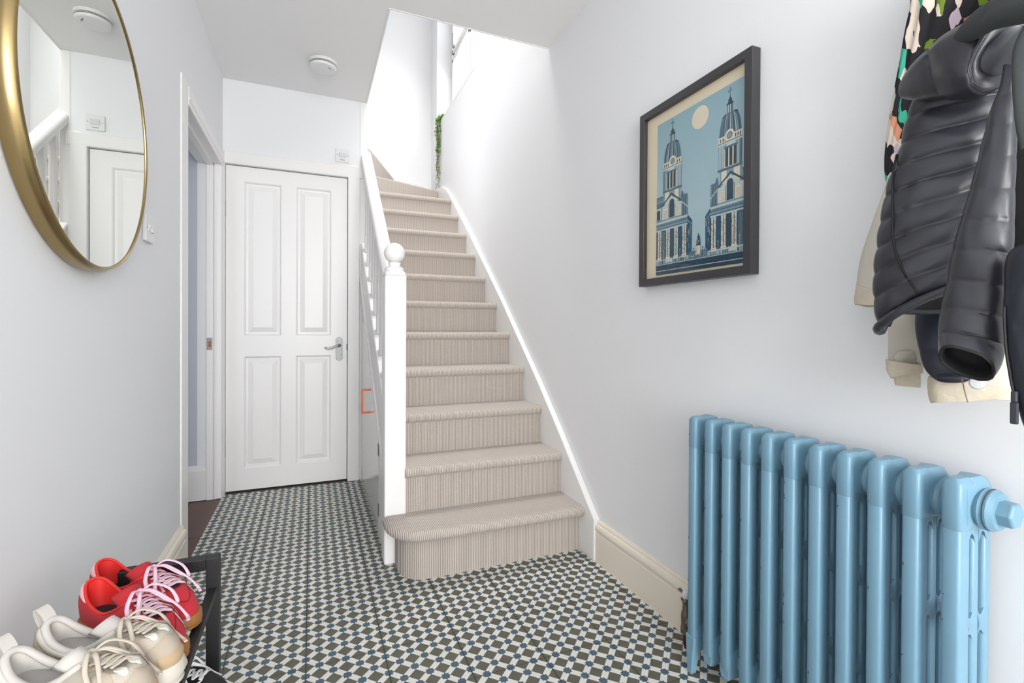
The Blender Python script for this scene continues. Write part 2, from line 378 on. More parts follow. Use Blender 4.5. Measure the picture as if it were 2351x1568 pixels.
# newel
bm = bmesh.new(); c = (.331, 2.135)
hw = .0455
box(bm, c[0]-hw, c[0]+hw, c[1]-hw, c[1]+hw, 0, 1.235)
child(obj('newel_post', bm, M['trim'], bevel=.006), ST)
bm = bmesh.new()
L = []
for h, q in ((1.235, 1.0), (1.248, .97), (1.256, .90), (1.262, .80)):
    L.append([Vector((c[0]+hw*q*(math.copysign(abs(math.cos(a))**(1 if q < .92 else .35), math.cos(a))), c[1]+hw*q*(math.copysign(abs(math.sin(a))**(1 if q < .92 else .35), math.sin(a))), h)) for a in [2*PI*k/32+.001 for k in range(32)]])
rings(bm, L); lathe(bm, [(.040, 1.258), (.041, 1.266), (.034, 1.273), (.026, 1.277), (.0245, 1.286), (.028, 1.292)], (c[0], c[1], 0), 'z', 32)
child(obj('newel_cap', bm, M['trim'], smooth='auto'), ST)
bm = bmesh.new(); bmesh.ops.create_uvsphere(bm, u_segments=32, v_segments=20, radius=.0445, matrix=Matrix.Translation((c[0], c[1], 1.334)))
child(obj('newel_ball', bm, M['trim'], smooth=True), ST)
# handrail and balusters
def rail_z(y): return 1.165+sl*.99*(y-2.135)
prof = [(-.032, -.03), (.032, -.03), (.032, -.008), (.034, .006), (.028, .02), (.014, .029), (0, .031), (-.014, .029), (-.028, .02), (-.034, .006), (-.032, -.008)]
bm = bmesh.new(); rings(bm, [[Vector((.331+a, y, rail_z(y)+b-.03)) for a, b in prof] for y in (2.175, 3.36)]); child(obj('handrail', bm, M['trim'], smooth='auto'), ST)
for k in range(9):
    y = 2.275+k*.122; bm = bmesh.new(); z0, z1 = nl(y)+.09, rail_z(y)-.045; L = []
    for z, q, ch in ((z0, .017, .001), (z0+.09, .017, .001), (z0+.11, .0155, .006), (z1-.12, .0155, .006), (z1-.10, .017, .001), (z1, .017, .001)):
        L.append([Vector((.333+a, y+b, z)) for a, b in ((-q+ch, -q), (q-ch, -q), (q, -q+ch), (q, q-ch), (q-ch, q), (-q+ch, q), (-q, q-ch), (-q, -q+ch))])
    rings(bm, L); child(obj('baluster', bm, M['trim']), ST)

# understairs cupboard
M['gloss'] = mat('glossy_door_paint', 'e3e1dd', .16, coat=.3)
cb = empty('cupboard_door', (.306, 2.75, .01), 'white glossy sloping understairs cupboard door with copper pull handle', 'door')
child(obj('door_leaf', prism(bmesh.new(), [(2.40, .012), (3.29, .012), (3.29, nl(3.29)-.152), (2.40, nl(2.40)-.152)], 'x', .300, .320), M['gloss'], bevel=.002), cb)
bm = bmesh.new(); hy = 2.76
for z0, z1 in ((.535, .545), (.66, .67)): box(bm, .252, .300, hy, hy+.010, z0, z1)
box(bm, .252, .262, hy, hy+.010, .545, .66); child(obj('pull_handle', bm, M['copper'], bevel=.001), cb)
for z in (.13, .42):
    child(obj('hinge', lathe(bmesh.new(), [(.004, -.03), (.004, .03)], (.299, 2.392, z), 'z', 8), M['chrome']), cb)
bm = bmesh.new(); prism(bm, [(2.178, 0), (2.385, 0), (2.385, nl(2.385)-.152), (2.178, nl(2.178)-.152)], 'x', .300, .330); prism(bm, [(3.297, 0), (3.327, 0), (3.327, nl(3.3)-.152), (3.297, nl(3.3)-.152)], 'x', .300, .330)
struct('trim_11', bm, M['trim'], bevel=.003)
struct('wall_understairs', B(.334, .36, 2.16, 5.03, 0, .31), M['wall'])

# ------------------------------------------------------------------ stair window
WX = 1.31; w = bmesh.new()
for y0, y1 in ((3.57, 3.63), (4.10, 4.16), (4.74, 4.80)): box(w, WX, WX+.06, y0, y1, 3.04, 4.3)
for z0, z1 in ((3.04, 3.10), (3.70, 3.76), (4.24, 4.3)): box(w, WX+.002, WX+.058, 3.57, 4.8, z0, z1)
win = struct('window_1', w, M['upvc'], bevel=.006)
for y0, y1 in ((3.63, 4.10), (4.16, 4.74)):
    for z0, z1 in ((3.10, 3.70), (3.76, 4.24)):
        f = bmesh.new(); t = .035
        box(f, WX-.012, WX+.03, y0, y0+t, z0, z1); box(f, WX-.012, WX+.03, y1-t, y1, z0, z1); box(f, WX-.012, WX+.03, y0, y1, z0, z0+t); box(f, WX-.012, WX+.03, y0, y1, z1-t, z1)
        s = obj('sash', f, M['upvc'], win, bevel=.004); obj('pane', B(WX+.006, WX+.010, y0+t, y1-t, z0+t, z1-t), M['glass'], s)
bm = bmesh.new(); box(bm, WX-.03, WX-.012, 4.63, 4.66, 3.78, 3.80); tube(bm, [(WX-.028, 4.645, 3.79), (WX-.034, 4.645, 3.86), (WX-.03, 4.645, 3.92)], .006, 8)
obj('window_stay', bm, M['chrome'], win)
struct('trim_12', B(XR-.003, WX+.01, 3.572, 4.798, 3.02, 3.042), M['trim'], bevel=.008)
# glazed front door behind the photographer
w = bmesh.new()
for x0, x1 in ((-.36, -.28), (.29, .37), (.94, 1.02)): box(w, x0, x1, YF-.1, YF-.04, .5, 2.42)
for z0, z1 in ((.5, .58), (1.9, 1.97), (2.35, 2.42)): box(w, -.36, 1.02, YF-.098, YF-.042, z0, z1)
wf = struct('window_2', w, M['trim'], bevel=.005)
for x0, x1 in ((-.28, .29), (.37, .94)):
    for z0, z1 in ((.58, 1.9), (1.97, 2.35)): obj('pane', B(x0, x1, YF-.075, YF-.07, z0, z1), M['glass'], wf)
#APPEND

# ------------------------------------------------------------------ smoke alarm, switches
def disc(name, bm, m, par, **k): return child(obj(name, bm, m, **k), par)
sa = empty('smoke_alarm', (.054, 2.915, ZC), 'round white smoke alarm on the ceiling above the panelled door', 'smoke alarm')
c = (.054, 2.915, 0)
disc('base', lathe(bmesh.new(), [(.075, ZC), (.075, ZC-.013), (.073, ZC-.015)], c, n=40), M['plastic'], sa, smooth='auto')
disc('vent_gap', lathe(bmesh.new(), [(.068, ZC-.014), (.068, ZC-.0245)], c, n=40), M['dark'], sa, smooth='auto')
disc('vent_ring', lathe(bmesh.new(), [(.0725, ZC-.0185), (.0725, ZC-.0200)], c, n=40), M['plastic'], sa, smooth='auto')
disc('cover', lathe(bmesh.new(), [(.072, ZC-.0240), (.071, ZC-.030), (.066, ZC-.036), (.05, ZC-.038), (.01, ZC-.039)], c, n=40), M['plastic'], sa, smooth='auto')
for dx, dy, r in ((.035, -.025, .004), (.043, -.012, .002), (.028, -.036, .002)):
    disc('test_button', lathe(bmesh.new(), [(r, ZC-.0395), (r, ZC-.038)], (c[0]+dx, c[1]+dy, 0), n=12), M['dark'], sa)
sw = empty('light_switch', (XL, 1.892, 1.325), 'white double rocker light switch on the left wall beside the mirror', 'switch')
child(obj('switch_plate', B(XL, XL+.011, 1.849, 1.935, 1.283, 1.369), M['plastic'], bevel=.003), sw)
for k, y in enumerate((1.880, 1.904)):
    child(obj('rocker', prism(bmesh.new(), [(XL+.010, 1.315), (XL+.017, 1.315), (XL+.012, 1.337), (XL+.010, 1.337)] if k else [(XL+.010, 1.315), (XL+.012, 1.315), (XL+.017, 1.337), (XL+.010, 1.337)], 'y', y-.009, y+.009), M['plastic'], bevel=.001), sw)
for y in (1.862, 1.922): child(obj('screw', lathe(bmesh.new(), [(.003, XL+.011), (.003, XL+.0116)], (0, y, 1.326), 'x', 10), M['chrome']), sw)
sp = empty('fused_spur', (.182, YB, 2.123), 'small white fused spur plate on the wall above the panelled door', 'switch')
child(obj('switch_plate', B(.139, .225, YB-.010, YB, 2.081, 2.167), M['plastic'], bevel=.003), sp)
child(obj('spur_cover', B(.160, .205, YB-.014, YB-.008, 2.112, 2.142), mat('grey_plastic', 'd9d9da', .4), bevel=.003), sp)
for x in (.150, .215): child(obj('screw', lathe(bmesh.new(), [(.003, YB-.0106), (.003, YB-.009)], (x, 0, 2.126), 'y', 10), M['chrome']), sp)
child(obj('marking', B(.166, .196, YB-.0103, YB-.009, 2.094, 2.098), mat('grey_print', '9a9a9c', .6)), sp)

# ------------------------------------------------------------------ round mirror
mc = (1.405, 1.492); mr = .350
mi = empty('round_mirror', (XL, mc[0], mc[1]-mr), 'round wall mirror in a deep brushed brass rim on the left wall', 'mirror')
c = (0, mc[0], mc[1])
prf = [(mr-.010, XL+.002), (mr, XL+.003), (mr+.004, XL+.014), (mr+.004, XL+.026), (mr, XL+.036), (mr-.003, XL+.0395), (mr-.006, XL+.040), (mr-.009, XL+.038), (mr-.010, XL+.034)]
bm = bmesh.new(); R = []
for r, h in prf: R.append([Vector((h, c[1]+r*math.cos(2*PI*k/128), c[2]+r*math.sin(2*PI*k/128))) for k in range(128)])
rings(bm, R+[R[0]], True, (False, False)); bmesh.ops.remove_doubles(bm, verts=bm.verts, dist=1e-6)
child(obj('rim', bm, M['brass'], smooth='auto'), mi)
child(obj('glass', lathe(bmesh.new(), [(mr-.0095, XL+.030), (mr-.0095, XL+.036)], c, 'x', 128), M['mirror']), mi)

# ------------------------------------------------------------------ framed print
FY0, FY1, FZ0, FZ1 = .985, 1.481, 1.1665, 1.800; FX = XR-.034
pf = empty('framed_print', (XR, (FY0+FY1)/2, FZ0), 'framed blue print of two domed clock towers under a pale moon', 'picture')
bm = bmesh.new(); t = .026; xs = (XR, FX, FX, FX+.010); L = []
for ins, x in ((0, XR-.001), (0, FX), (t, FX), (t, XR-.018)):
    L.append([(x, FY0+ins, FZ0+ins), (x, FY1-ins, FZ0+ins), (x, FY1-ins, FZ1-ins), (x, FY0+ins, FZ1-ins)])
rings(bm, L+[L[0]], True, (False, False)); bmesh.ops.remove_doubles(bm, verts=bm.verts, dist=1e-6)
child(obj('frame', bm, M['frame'], bevel=.0015), pf)
PX_ = XR-.017
child(obj('mount_paper', B(PX_, PX_+.004, FY0+t-.002, FY1-t+.002, FZ0+t-.002, FZ1-t+.002), M['paper']), pf)
# the print itself: flat shapes of ink, layered a hair's breadth apart
IY0, IY1, IZ0, IZ1 = 1.4005, .996, 1.2025, 1.738
inks = [mat('ink_'+n, c_, .75, var=v_, vscale=s_) for n, c_, v_, s_ in (('sky', 'a6c2cb', .06, 5), ('cream', 'e4d9c2', .05, 40), ('navy', '2b4656', .3, 70), ('teal', '7d9dab', .25, 120), ('pale', 'c3cfcd', .2, 160), ('slate', '55707f', .35, 150), ('deep', '1f5673', .25, 25), ('road', '1c3c50', .3, 30))]
nt_ = NT(inks[0]); (ox_, oy_, oz_), _q = nt_.sep('Object')
rp = nt_.node('ShaderNodeMapRange'); rp.inputs['From Min'].default_value = IZ0+.12; rp.inputs['From Max'].default_value = IZ1
nt_.link(oz_, rp.inputs['Value']); nt_.link(nt_.mix(rp.outputs[0], lin('b2cbd3'), lin('92b4bf')), nt_.b.inputs['Base Color'])
SKY, CRM, NVY, TEA, PAL, SLA, DEE, ROA = range(8)
art = bmesh.new(); lay = [0]
def ink(poly, c_):
    lay[0] += 1; x = PX_-.0002-lay[0]*.0000035
    f = art.faces.new([art.verts.new((x, IY0+(IY1-IY0)*u, IZ0+(IZ1-IZ0)*v)) for u, v in poly]); f.material_index = c_
def ir(u0, u1, v0, v1, c_): ink([(u0, v0), (u1, v0), (u1, v1), (u0, v1)], c_)
def ell(u, v, a, b, c_, a0=0, a1=2*PI, n=32): ink([(u+a*math.cos(a0+(a1-a0)*k/n), v+b*math.sin(a0+(a1-a0)*k/n)) for k in range(n+(0 if a1-a0 > 6 else 1))], c_)
ir(0, 1, 0, 1, SKY); ell(.507, .905, .088, .066, CRM, n=48)
rr = random.Random(3)
def tower(s):
    U = (lambda u: u) if s else (lambda u: 1-u)
    def R_(u0, u1, v0, v1, c_): a, b = sorted((U(u0), U(u1))); ir(a, b, v0, v1, c_)
    def K(poly, c_): ink([(U(u), v) for u, v in poly], c_)
    def A(u, v0, v1, w, c_):                                   # arched opening
        K([(u-w, v0), (u+w, v0)]+[(u+w*math.cos(PI*k/10), v1-w*.75+w*.75*math.sin(PI*k/10)) for k in range(11)], c_)
    # side wings
    R_(.90, 1.0, .345, .515, SLA); R_(.90, 1.0, .475, .505, TEA); R_(.94, 1.0, .355, .44, PAL); A(.975, .36, .43, .022, NVY); R_(.93, 1, .352, .362, TEA)
    for k in range(7): R_(.923+k*.011, .9275+k*.011, .482, .508, NVY)
    K([(.62, .345), (.70, .345), (.70, .475), (.689, .51), (.675, .50), (.665, .48), (.622, .478)], SLA)
    for k in range(5): R_(.63+k*.013, .634+k*.013, .36, .47, NVY if k % 2 else TEA)
    K([(.62, .40), (.69, .445), (.69, .437), (.62, .392)], PAL)
    # podium of the tower with pediment and arched door
    R_(.69, .93, .345, .45, PAL); K([(.69, .445), (.812, .515), (.935, .445)], PAL); K([(.70, .445), (.812, .505), (.925, .445), (.905, .445), (.812, .49), (.72, .445)], SLA)
    R_(.71, .915, .45, .535, TEA); R_(.725, .775, .46, .53, CRM); R_(.84, .895, .455, .53, CRM)
    K([(.69, .452), (.812, .519), (.935, .452), (.935, .440), (.812, .505), (.69, .440)], NVY); K([(.715, .44), (.812, .50), (.91, .44), (.91, .36), (.715, .36)], PAL)
    A(.807, .36, .478, .030, NVY); A(.735, .365, .42, .024, CRM); A(.882, .365, .43, .026, CRM); R_(.765, .772, .36, .445, SLA); R_(.842, .849, .36, .45, SLA); R_(.69, .93, .345, .358, TEA)
    for q in (.735, .882):
        for k in range(5): R_(q-.02, q+.02, .37+k*.010, .372+k*.010, SLA)
    # belfry
    R_(.695, .915, .53, .695, TEA); R_(.69, .918, .53, .545, SLA); R_(.755, .872, .545, .65, CRM)
    for u in (.765, .803, .842): R_(u-.004, u+.024, .548, .65, NVY)
    for u in (.702, .716, .732, .745, .88, .893, .906): R_(u, u+.006, .545, .675, NVY if u > .88 else PAL)
    R_(.75, .876, .65, .663, SLA); K([(.76, .663), (.866, .663), (.84, .68), (.79, .68)], PAL); R_(.688, .92, .676, .686, PAL); R_(.69, .918, .686, .690, NVY)
    R_(.695, .914, .69, .725, CRM)
    for u in (.71, .735, .755, .85, .872, .893): R_(u, u+.010, .695, .715, NVY)
    R_(.692, .916, .72, .727, PAL)
    # dome
    K([(.702, .725), (.907, .725), (.903, .76), (.897, .79), (.885, .815), (.872, .835), (.84, .845), (.765, .842), (.735, .832), (.720, .805), (.708, .765)], SLA)
    for k in range(11):
        f = (k+.5)/11-.5; K([(.804+f*.19, .727), (.804+f*.2+.006, .727), (.804+f*.165+.005, .80), (.804+f*.11+.003, .838), (.804+f*.11, .838), (.804+f*.16, .80)], (TEA, NVY, PAL)[k % 3])
    A(.80, .70, .752, .042, CRM); ell(U(.80), .718, .027, .020, SLA); ell(U(.80), .718, .021, .0155, TEA)
    K([(.73, .832), (.765, .845), (.77, .838), (.74, .824)], NVY); K([(.845, .846), (.876, .836), (.87, .826), (.84, .838)], NVY)
    # lantern, spire and vane
    R_(.776, .828, .842, .892, SLA); R_(.785, .792, .845, .888, PAL); R_(.803, .810, .845, .888, PAL); R_(.818, .822, .845, .888, NVY); R_(.770, .834, .888, .896, NVY)
    K([(.778, .896), (.828, .896), (.818, .908), (.822, .914), (.808, .925), (.806, .94), (.800, .94), (.798, .925), (.784, .914), (.789, .908)], NVY)
    R_(.8005, .8045, .94, .985, NVY); R_(.784, .822, .962, .9645, NVY); K([(.784, .957), (.793, .967), (.796, .965), (.788, .955)], NVY); K([(.822, .970), (.812, .96), (.810, .962), (.819, .972)], NVY)
    # entablature and colonnade
    K([(.57, .305), (.62, .345), (.62, .10), (.572, .10)], DEE); K([(.57, .305), (.62, .345), (.62, .335), (.568, .294)], NVY); K([(.57, .285), (.62, .318), (.62, .308), (.57, .278)], TEA)
    for k in range(16): q = .577+rr.random()*.038; v = .12+rr.random()*.15; R_(q, q+.004, v, v+.03, (SLA, TEA, NVY, CRM)[k % 4] if k != 3 else CRM)
    R_(.62, 1, .285, .348, TEA); R_(.62, 1, .335, .348, PAL); R_(.62, 1, .318, .322, NVY); R_(.62, 1, .30, .304, NVY); R_(.62, 1, .288, .296, PAL)
    for k in range(30): R_(.624+k*.0128, .628+k*.0128, .323, .335, NVY)
    R_(.62, 1, .10, .286, NVY); R_(.685, .72, .10, .28, DEE); R_(.885, .925, .10, .28, SLA)
    for u in (.632, .658, .728, .753, .827, .853, .934, .961):
        R_(u, u+.019, .105, .285, CRM); R_(u+.013, u+.019, .105, .285, PAL); R_(u-.002, u+.021, .276, .286, PAL)
        for k in range(22): v = .11+rr.random()*.155; q = u+rr.random()*.013; R_(q, q+.004, v, v+.007, (SLA, TEA, NVY)[k % 3])
    for u in (.628, .724, .823, .930): R_(u, u+.056, .088, .108, CRM); R_(u, u+.056, .098, .100, SLA)
    R_(.62, 1, .066, .09, TEA)
    for k in range(40): q = .62+rr.random()*.37; R_(q, q+.005, .068, .088, (NVY, PAL, SLA)[k % 3])
    R_(.80, .87, .075, .10, PAL); R_(.8, .803, .06, .105, PAL); R_(.867, .87, .06, .105, PAL); R_(.70, .7025, .06, .14, PAL); ell(U(.701), .143, .004, .004, CRM, n=10); R_(.90, .9025, .06, .15, PAL); ell(U(.901), .153, .004, .004, CRM, n=10)
tower(True); tower(False)
ir(.40, .60, .072, .115, SLA)
for k in range(46): q = .40+rr.random()*.19; v = .074+rr.random()*.034; ir(q, q+.006, v, v+.008, (CRM, NVY, PAL, TEA)[k % 4])
ir(.484, .524, .09, .145, CRM); ir(.480, .528, .142, .149, NVY); ir(.49, .494, .095, .14, SLA)
ink([(.486, .149), (.523, .149), (.526, .165), (.520, .178), (.522, .19), (.512, .199), (.508, .214), (.503, .216), (.498, .199), (.488, .19), (.490, .178), (.484, .165)], NVY)
for u, v in ((.497, .185), (.510, .168), (.496, .16)): ell(u, v, .005, .005, PAL, n=8)
for u in (.452, .55): ir(u, u+.003, .08, .125, NVY); ell(u+.0015, .127, .006, .005, NVY, n=10)
ir(0, 1, 0, .068, ROA); ir(0, 1, .062, .066, PAL); ir(0, 1, .022, .026, PAL)
for k in range(60): q = rr.random()*.98; v = rr.random()*.05+.002; ir(q, q+.003, v, min(v+.02, .06), (DEE, NVY)[k % 2])
for f in art.faces: pass
me = bpy.data.meshes.new('print'); art.to_mesh(me); art.free(); child(link('print', me, inks), pf)
child(obj('pencil_title', B(PX_-.0004, PX_-.0002, 1.215, 1.255, FZ0+t+.008, FZ0+t+.0095), mat('pencil', 'b5aa95', .9)), pf)
child(obj('glazing', B(XR-.0225, XR-.0210, FY0+t-.001, FY1-t+.001, FZ0+t-.001, FZ1-t+.001), M['glass']), pf)

# ------------------------------------------------------------------ cast iron radiator
RY, RP, RX = 1.101, .0620, 1.030          # centre of the far section, pitch, front face
ra = empty('column_radiator', (RX+.05, .79, 0), 'pale blue cast iron column radiator with eleven sections under the coats', 'radiator')
def rbox(bm, x0, x1, y0, y1, z0, z1, ch):
    """upright rounded bar"""
    L = []
    for z, q in ((z0, ch), (z0+ch, ch*.3), (z0+ch*1.6, 0), (z1-ch*1.6, 0), (z1-ch, ch*.3), (z1, ch)):
        pl = []
        for sx, sy in ((0, 0), (1, 0), (1, 1), (0, 1)):
            X = (x0+q, x1-q)[sx]; Y = (y0+q, y1-q)[sy]; ex = ch*(1 if sx == 0 else -1); ey = ch*(1 if sy == 0 else -1)
            a, b, m_ = (X+ex, Y), (X, Y+ey), (X+ex*.29, Y+ey*.29)
            pl += [a, m_, b] if (sx, sy) in ((1, 0), (0, 1)) else [b, m_, a]
        L.append([Vector((x, y, z)) for x, y in pl])
    rings(bm, L)
def section_mesh(bottom):
    bm = bmesh.new()
    for (x0, x1, h) in ((0, .034, .0140), (.048, .068, .0118), (.084, .104, .0118)): rbox(bm, x0, x1, -h, h, .085, .70, .0055)
    rbox(bm, -.0004, .045, -.0148, .0148, .655, .754, .006)
    # header over the three columns
    L = []
    for x, z0, z1, h in ((.02, .664, .752, .0150), (.042, .662, .755, .0180), (.062, .662, .757, .0225), (.085, .666, .752, .020), (.100, .678, .738, .016), (.106, .69, .725, .011)):
        L.append([Vector((x, y, z)) for y, z in ((-h, z0+.01), (-h+.006, z0), (h-.006, z0), (h, z0+.01), (h, z1-.016), (h-.008, z1-.002), (0, z1), (-h+.008, z1-.002), (-h, z1-.016))])
    rings(bm, L)
    L = []
    for x, h in ((.003, .0142), (.05, .0170), (.104, .013)): L.append([Vector((x, y, z)) for y, z in ((-h, .085), (-h*.8, .066), (h*.8, .066), (h, .085), (h, .135), (h*.8, .15), (-h*.8, .15), (-h, .135))])
    rings(bm, L)
    for z in (.70, .108): lathe(bm, [(.024, -.0312), (.034, -.0308), (.037, -.024), (.033, -.018), (.033, .018), (.037, .024), (.034, .0308), (.024, .0312)], (.062, 0, z), 'y', 24)
    for z in (.300, .490):       # webs that tie the columns, waisted like the casting
        for a, b in ((.030, .052), (.064, .088)):
            L = []
            for k in range(7):
                f = k/6; x = a+(b-a)*f; hh = .014+.016*(2*f-1)**2; L.append([Vector((x, -.010, z-hh)), Vector((x, .010, z-hh)), Vector((x, .014, z)), Vector((x, .010, z+hh)), Vector((x, -.010, z+hh)), Vector((x, -.014, z))])
            rings(bm, L)
    for a, b in ((.030, .052), (.064, .088)):
        for z, s in ((.655, 1), (.155, -1)):
            L = []
            for k in range(5):
                f = k/4; x = a+(b-a)*f; hh = .018*(2*f-1)**2; L.append([Vector((x, -.012, z-s*hh)), Vector((x, .012, z-s*hh)), Vector((x, .012, z+s*.02)), Vector((x, -.012, z+s*.02))])
            rings(bm, L)
    return bm
for k in range(11):
    o = obj('section', section_mesh(0), M['blue'], smooth='auto') if k == 0 else secs.copy()
    if k == 0: secs = o
    else: S.collection.objects.link(o)
    o.location = (RX, RY-RP*k, 0); child(o, ra)
for k in (0, 10):
    L = [[Vector((x+dx, y+RY-RP*k, z)) for x, y in ((-w_, -h_), (w_, -h_), (w_, h_), (-w_, h_))] for z, dx, w_, h_ in ((0, .006, .010, .009), (.02, .007, .010, .010), (.06, .012, .015, .014), (.11, .020, .022, .018))]
    for xo in (RX, RX+.078):
        bm = bmesh.new(); rings(bm, [[p+Vector((xo, 0, 0)) for p in r] for r in L]); child(obj('foot', bm, M['blue'], bevel=.003), ra)
ye = RY-RP*10-.031
bm = bmesh.new(); lathe(bm, [(.036, ye), (.0365, ye-.004), (.031, ye-.012)], (RX+.062, 0, .70), 'y', 32); child(obj('bush', bm, M['blue'], smooth='auto'), ra)
bm = bmesh.new(); lathe(bm, [(.023, ye-.010), (.023, ye-.030), (.020, ye-.033)], (RX+.062, 0, .70), 'y', 6); child(obj('hex_plug', bm, M['blue'], bevel=.0015), ra)
bm = bmesh.new(); lathe(bm, [(.0365, ye-.0005), (.0368, ye+.0005)], (RX+.062, 0, .70), 'y', 32); child(obj('seal', bm, M['dark']), ra)
# chips where the blue enamel has worn to the iron
bm = bmesh.new(); rr = random.Random(5)
for k in range(34):
    s = rr.randrange(0, 11); y = RY-RP*s; z = .15+rr.random()*.56; h = .0015+rr.random()*.006; e = .0140
    q = y+e-.0065+rr.random()*.002
    box(bm, RX-.0005, RX+.0004, q, q+.0014, z, z+h)
o = obj('paint_chip', bm, M['dark']); o['kind'] = 'stuff'; child(o, ra)
# valve on the pipe by the far end
va = empty('radiator_valve', (1.10, 1.195, 0), 'old brass radiator valve on a copper pipe at the skirting board', 'valve')
bm = bmesh.new(); vx, vy = 1.10, 1.195
lathe(bm, [(.011, .045), (.0165, .047), (.0165, .064), (.013, .066), (.0145, .07), (.0155, .10), (.014, .112), (.0115, .116), (.0105, .14), (.0125, .142), (.0125, .146), (.010, .148), (.010, .160)], (vx, vy, 0), 'z', 18)
tube(bm, [(vx, vy, .085), (vx, vy-.05, .095)], .0125, 14); lathe(bm, [(.0165, vy-.030), (.017, vy-.028), (.017, vy-.014), (.0165, vy-.012)], (vx, 0, .089), 'y', 6)
child(obj('valve_body', bm, M['pipe'], smooth='auto'), va)
bm = bmesh.new(); lathe(bm, [(.010, .156), (.0125, .160), (.0125, .172), (.009, .179), (.003, .181)], (vx, vy, 0), 'z', 18); child(obj('valve_cap', bm, M['plastic'], smooth='auto'), va)
bm = bmesh.new(); tube(bm, [(vx, vy+.010, .165), (vx-.002, vy+.030, .172)], [.004, .008], 10, flat=.5); tube(bm, [(vx, vy+.008, .150), (vx-.002, vy+.016, .146)], .006, 10); tube(bm, [(vx-.008, vy-.006, .155), (vx-.016, vy-.014, .15)], .005, 8)
child(obj('wing_handle', bm, M['pipe'], smooth='auto'), va)
child(obj('supply_pipe', tube(bmesh.new(), [(vx, vy, .05), (vx, vy, .025), (vx+.001, vy-.004, 0)], [.0085, .0085, .009], 14), M['rust'], smooth='auto'), va)

# ------------------------------------------------------------------ trailing plant on the window sill
pt = empty('trailing_plant', (1.20, 4.66, 3.04), 'green trailing plant hanging over the stair window sill', 'plant')
pot = bmesh.new(); lathe(pot, [(.035, 3.042), (.045, 3.10), (.048, 3.105), (.042, 3.105), (.040, 3.09)], (1.225, 4.70, 0), 'z', 20); child(obj('pot', pot, M['plastic'], smooth='auto'), pt)
lv = bmesh.new(); stm = bmesh.new(); rr = random.Random(11)
def leafquad(bm, p, r):
    d = Vector((rr.uniform(-1, 1), rr.uniform(-1, 1), rr.uniform(-1, .4))).normalized(); s_ = d.orthogonal().normalized()*r*.45; n_ = d.cross(s_).normalized()*r*.15
    a = [bm.verts.new(p), bm.verts.new(p+d*r*.5+s_+n_), bm.verts.new(p+d*r), bm.verts.new(p+d*r*.5-s_+n_)]; bm.faces.new(a[:3]); bm.faces.new((a[0], a[2], a[3]))
beads = bmesh.new()
for k in range(9):
    ln = rr.uniform(.22, .62) if k > 1 else .68; y0 = 4.64+rr.uniform(-.04, .05)
    pth = [Vector((1.215, 4.69, 3.10)), Vector((1.175, (4.69+y0)/2, 3.085+rr.uniform(-.01, .02))), Vector((1.142, y0, 3.06))]
    n_ = int(ln/.03)
    for j in range(n_): pth.append(Vector((1.138+rr.uniform(-.008, .008), y0+.004*j*rr.uniform(-.6, 1)+.012*math.sin(j*.9+k), 3.05-(j+1)*.03)))
    tube(stm, pth, .0022, 5)
    for j, p in enumerate(pth[2:]):
        for q in range(2): leafquad(beads, p+Vector((rr.uniform(-.004, .004), rr.uniform(-.006, .006), rr.uniform(-.015, .015))), rr.uniform(.010, .018))
for k in range(420):
    f = rr.random(); p = Vector((1.215, 4.69, 3.105)).lerp(Vector((1.14, 4.66, 3.05)), min(1, f*1.6)) if f < .6 else Vector((1.138, 4.655, 3.04-.30*((f-.6)/.4)**1.2))
    leafquad(lv, p+Vector((rr.gauss(0, .012), rr.gauss(0, .024*(1.2-f*.6)), rr.gauss(0, .012))), rr.uniform(.016, .03))
child(tag(obj('leaf', lv, M['leaf']), kind='stuff'), pt); child(obj('stem', stm, M['strand']), pt); child(tag(obj('bead_leaf', beads, M['strand']), kind='stuff'), pt)

# ------------------------------------------------------------------ shoe rack
RZ, RXF = .450, -.197                      # shelf height, front posts
rk = empty('shoe_rack', (-.34, .8, 0), 'black metal two tier shoe rack standing against the left wall', 'shoe rack')
for ye in (1.216, .36):
    for x in (RXF, -.350): child(obj('leg', B(x-.0125, x+.0125, ye-.0125, ye+.0125, 0, .512), M['black'], bevel=.0015), rk)
    child(obj('end_bar', B(-.350+.0125, RXF-.0125, ye-.0125, ye+.0125, .487, .512), M['black'], bevel=.0015), rk)
for z in (RZ, .255):
    for x in (RXF, -.335): child(obj('shelf_rail', B(x-.009, x+.009, .3725, 1.2035, z-.016, z-.002), M['black'], bevel=.0015), rk)
    for k in range(14):
        y = .40+k*.057; child(obj('shelf_slat', B(-.335, RXF, y-.009, y+.009, z-.010, z-.004), M['black'], bevel=.001), rk)

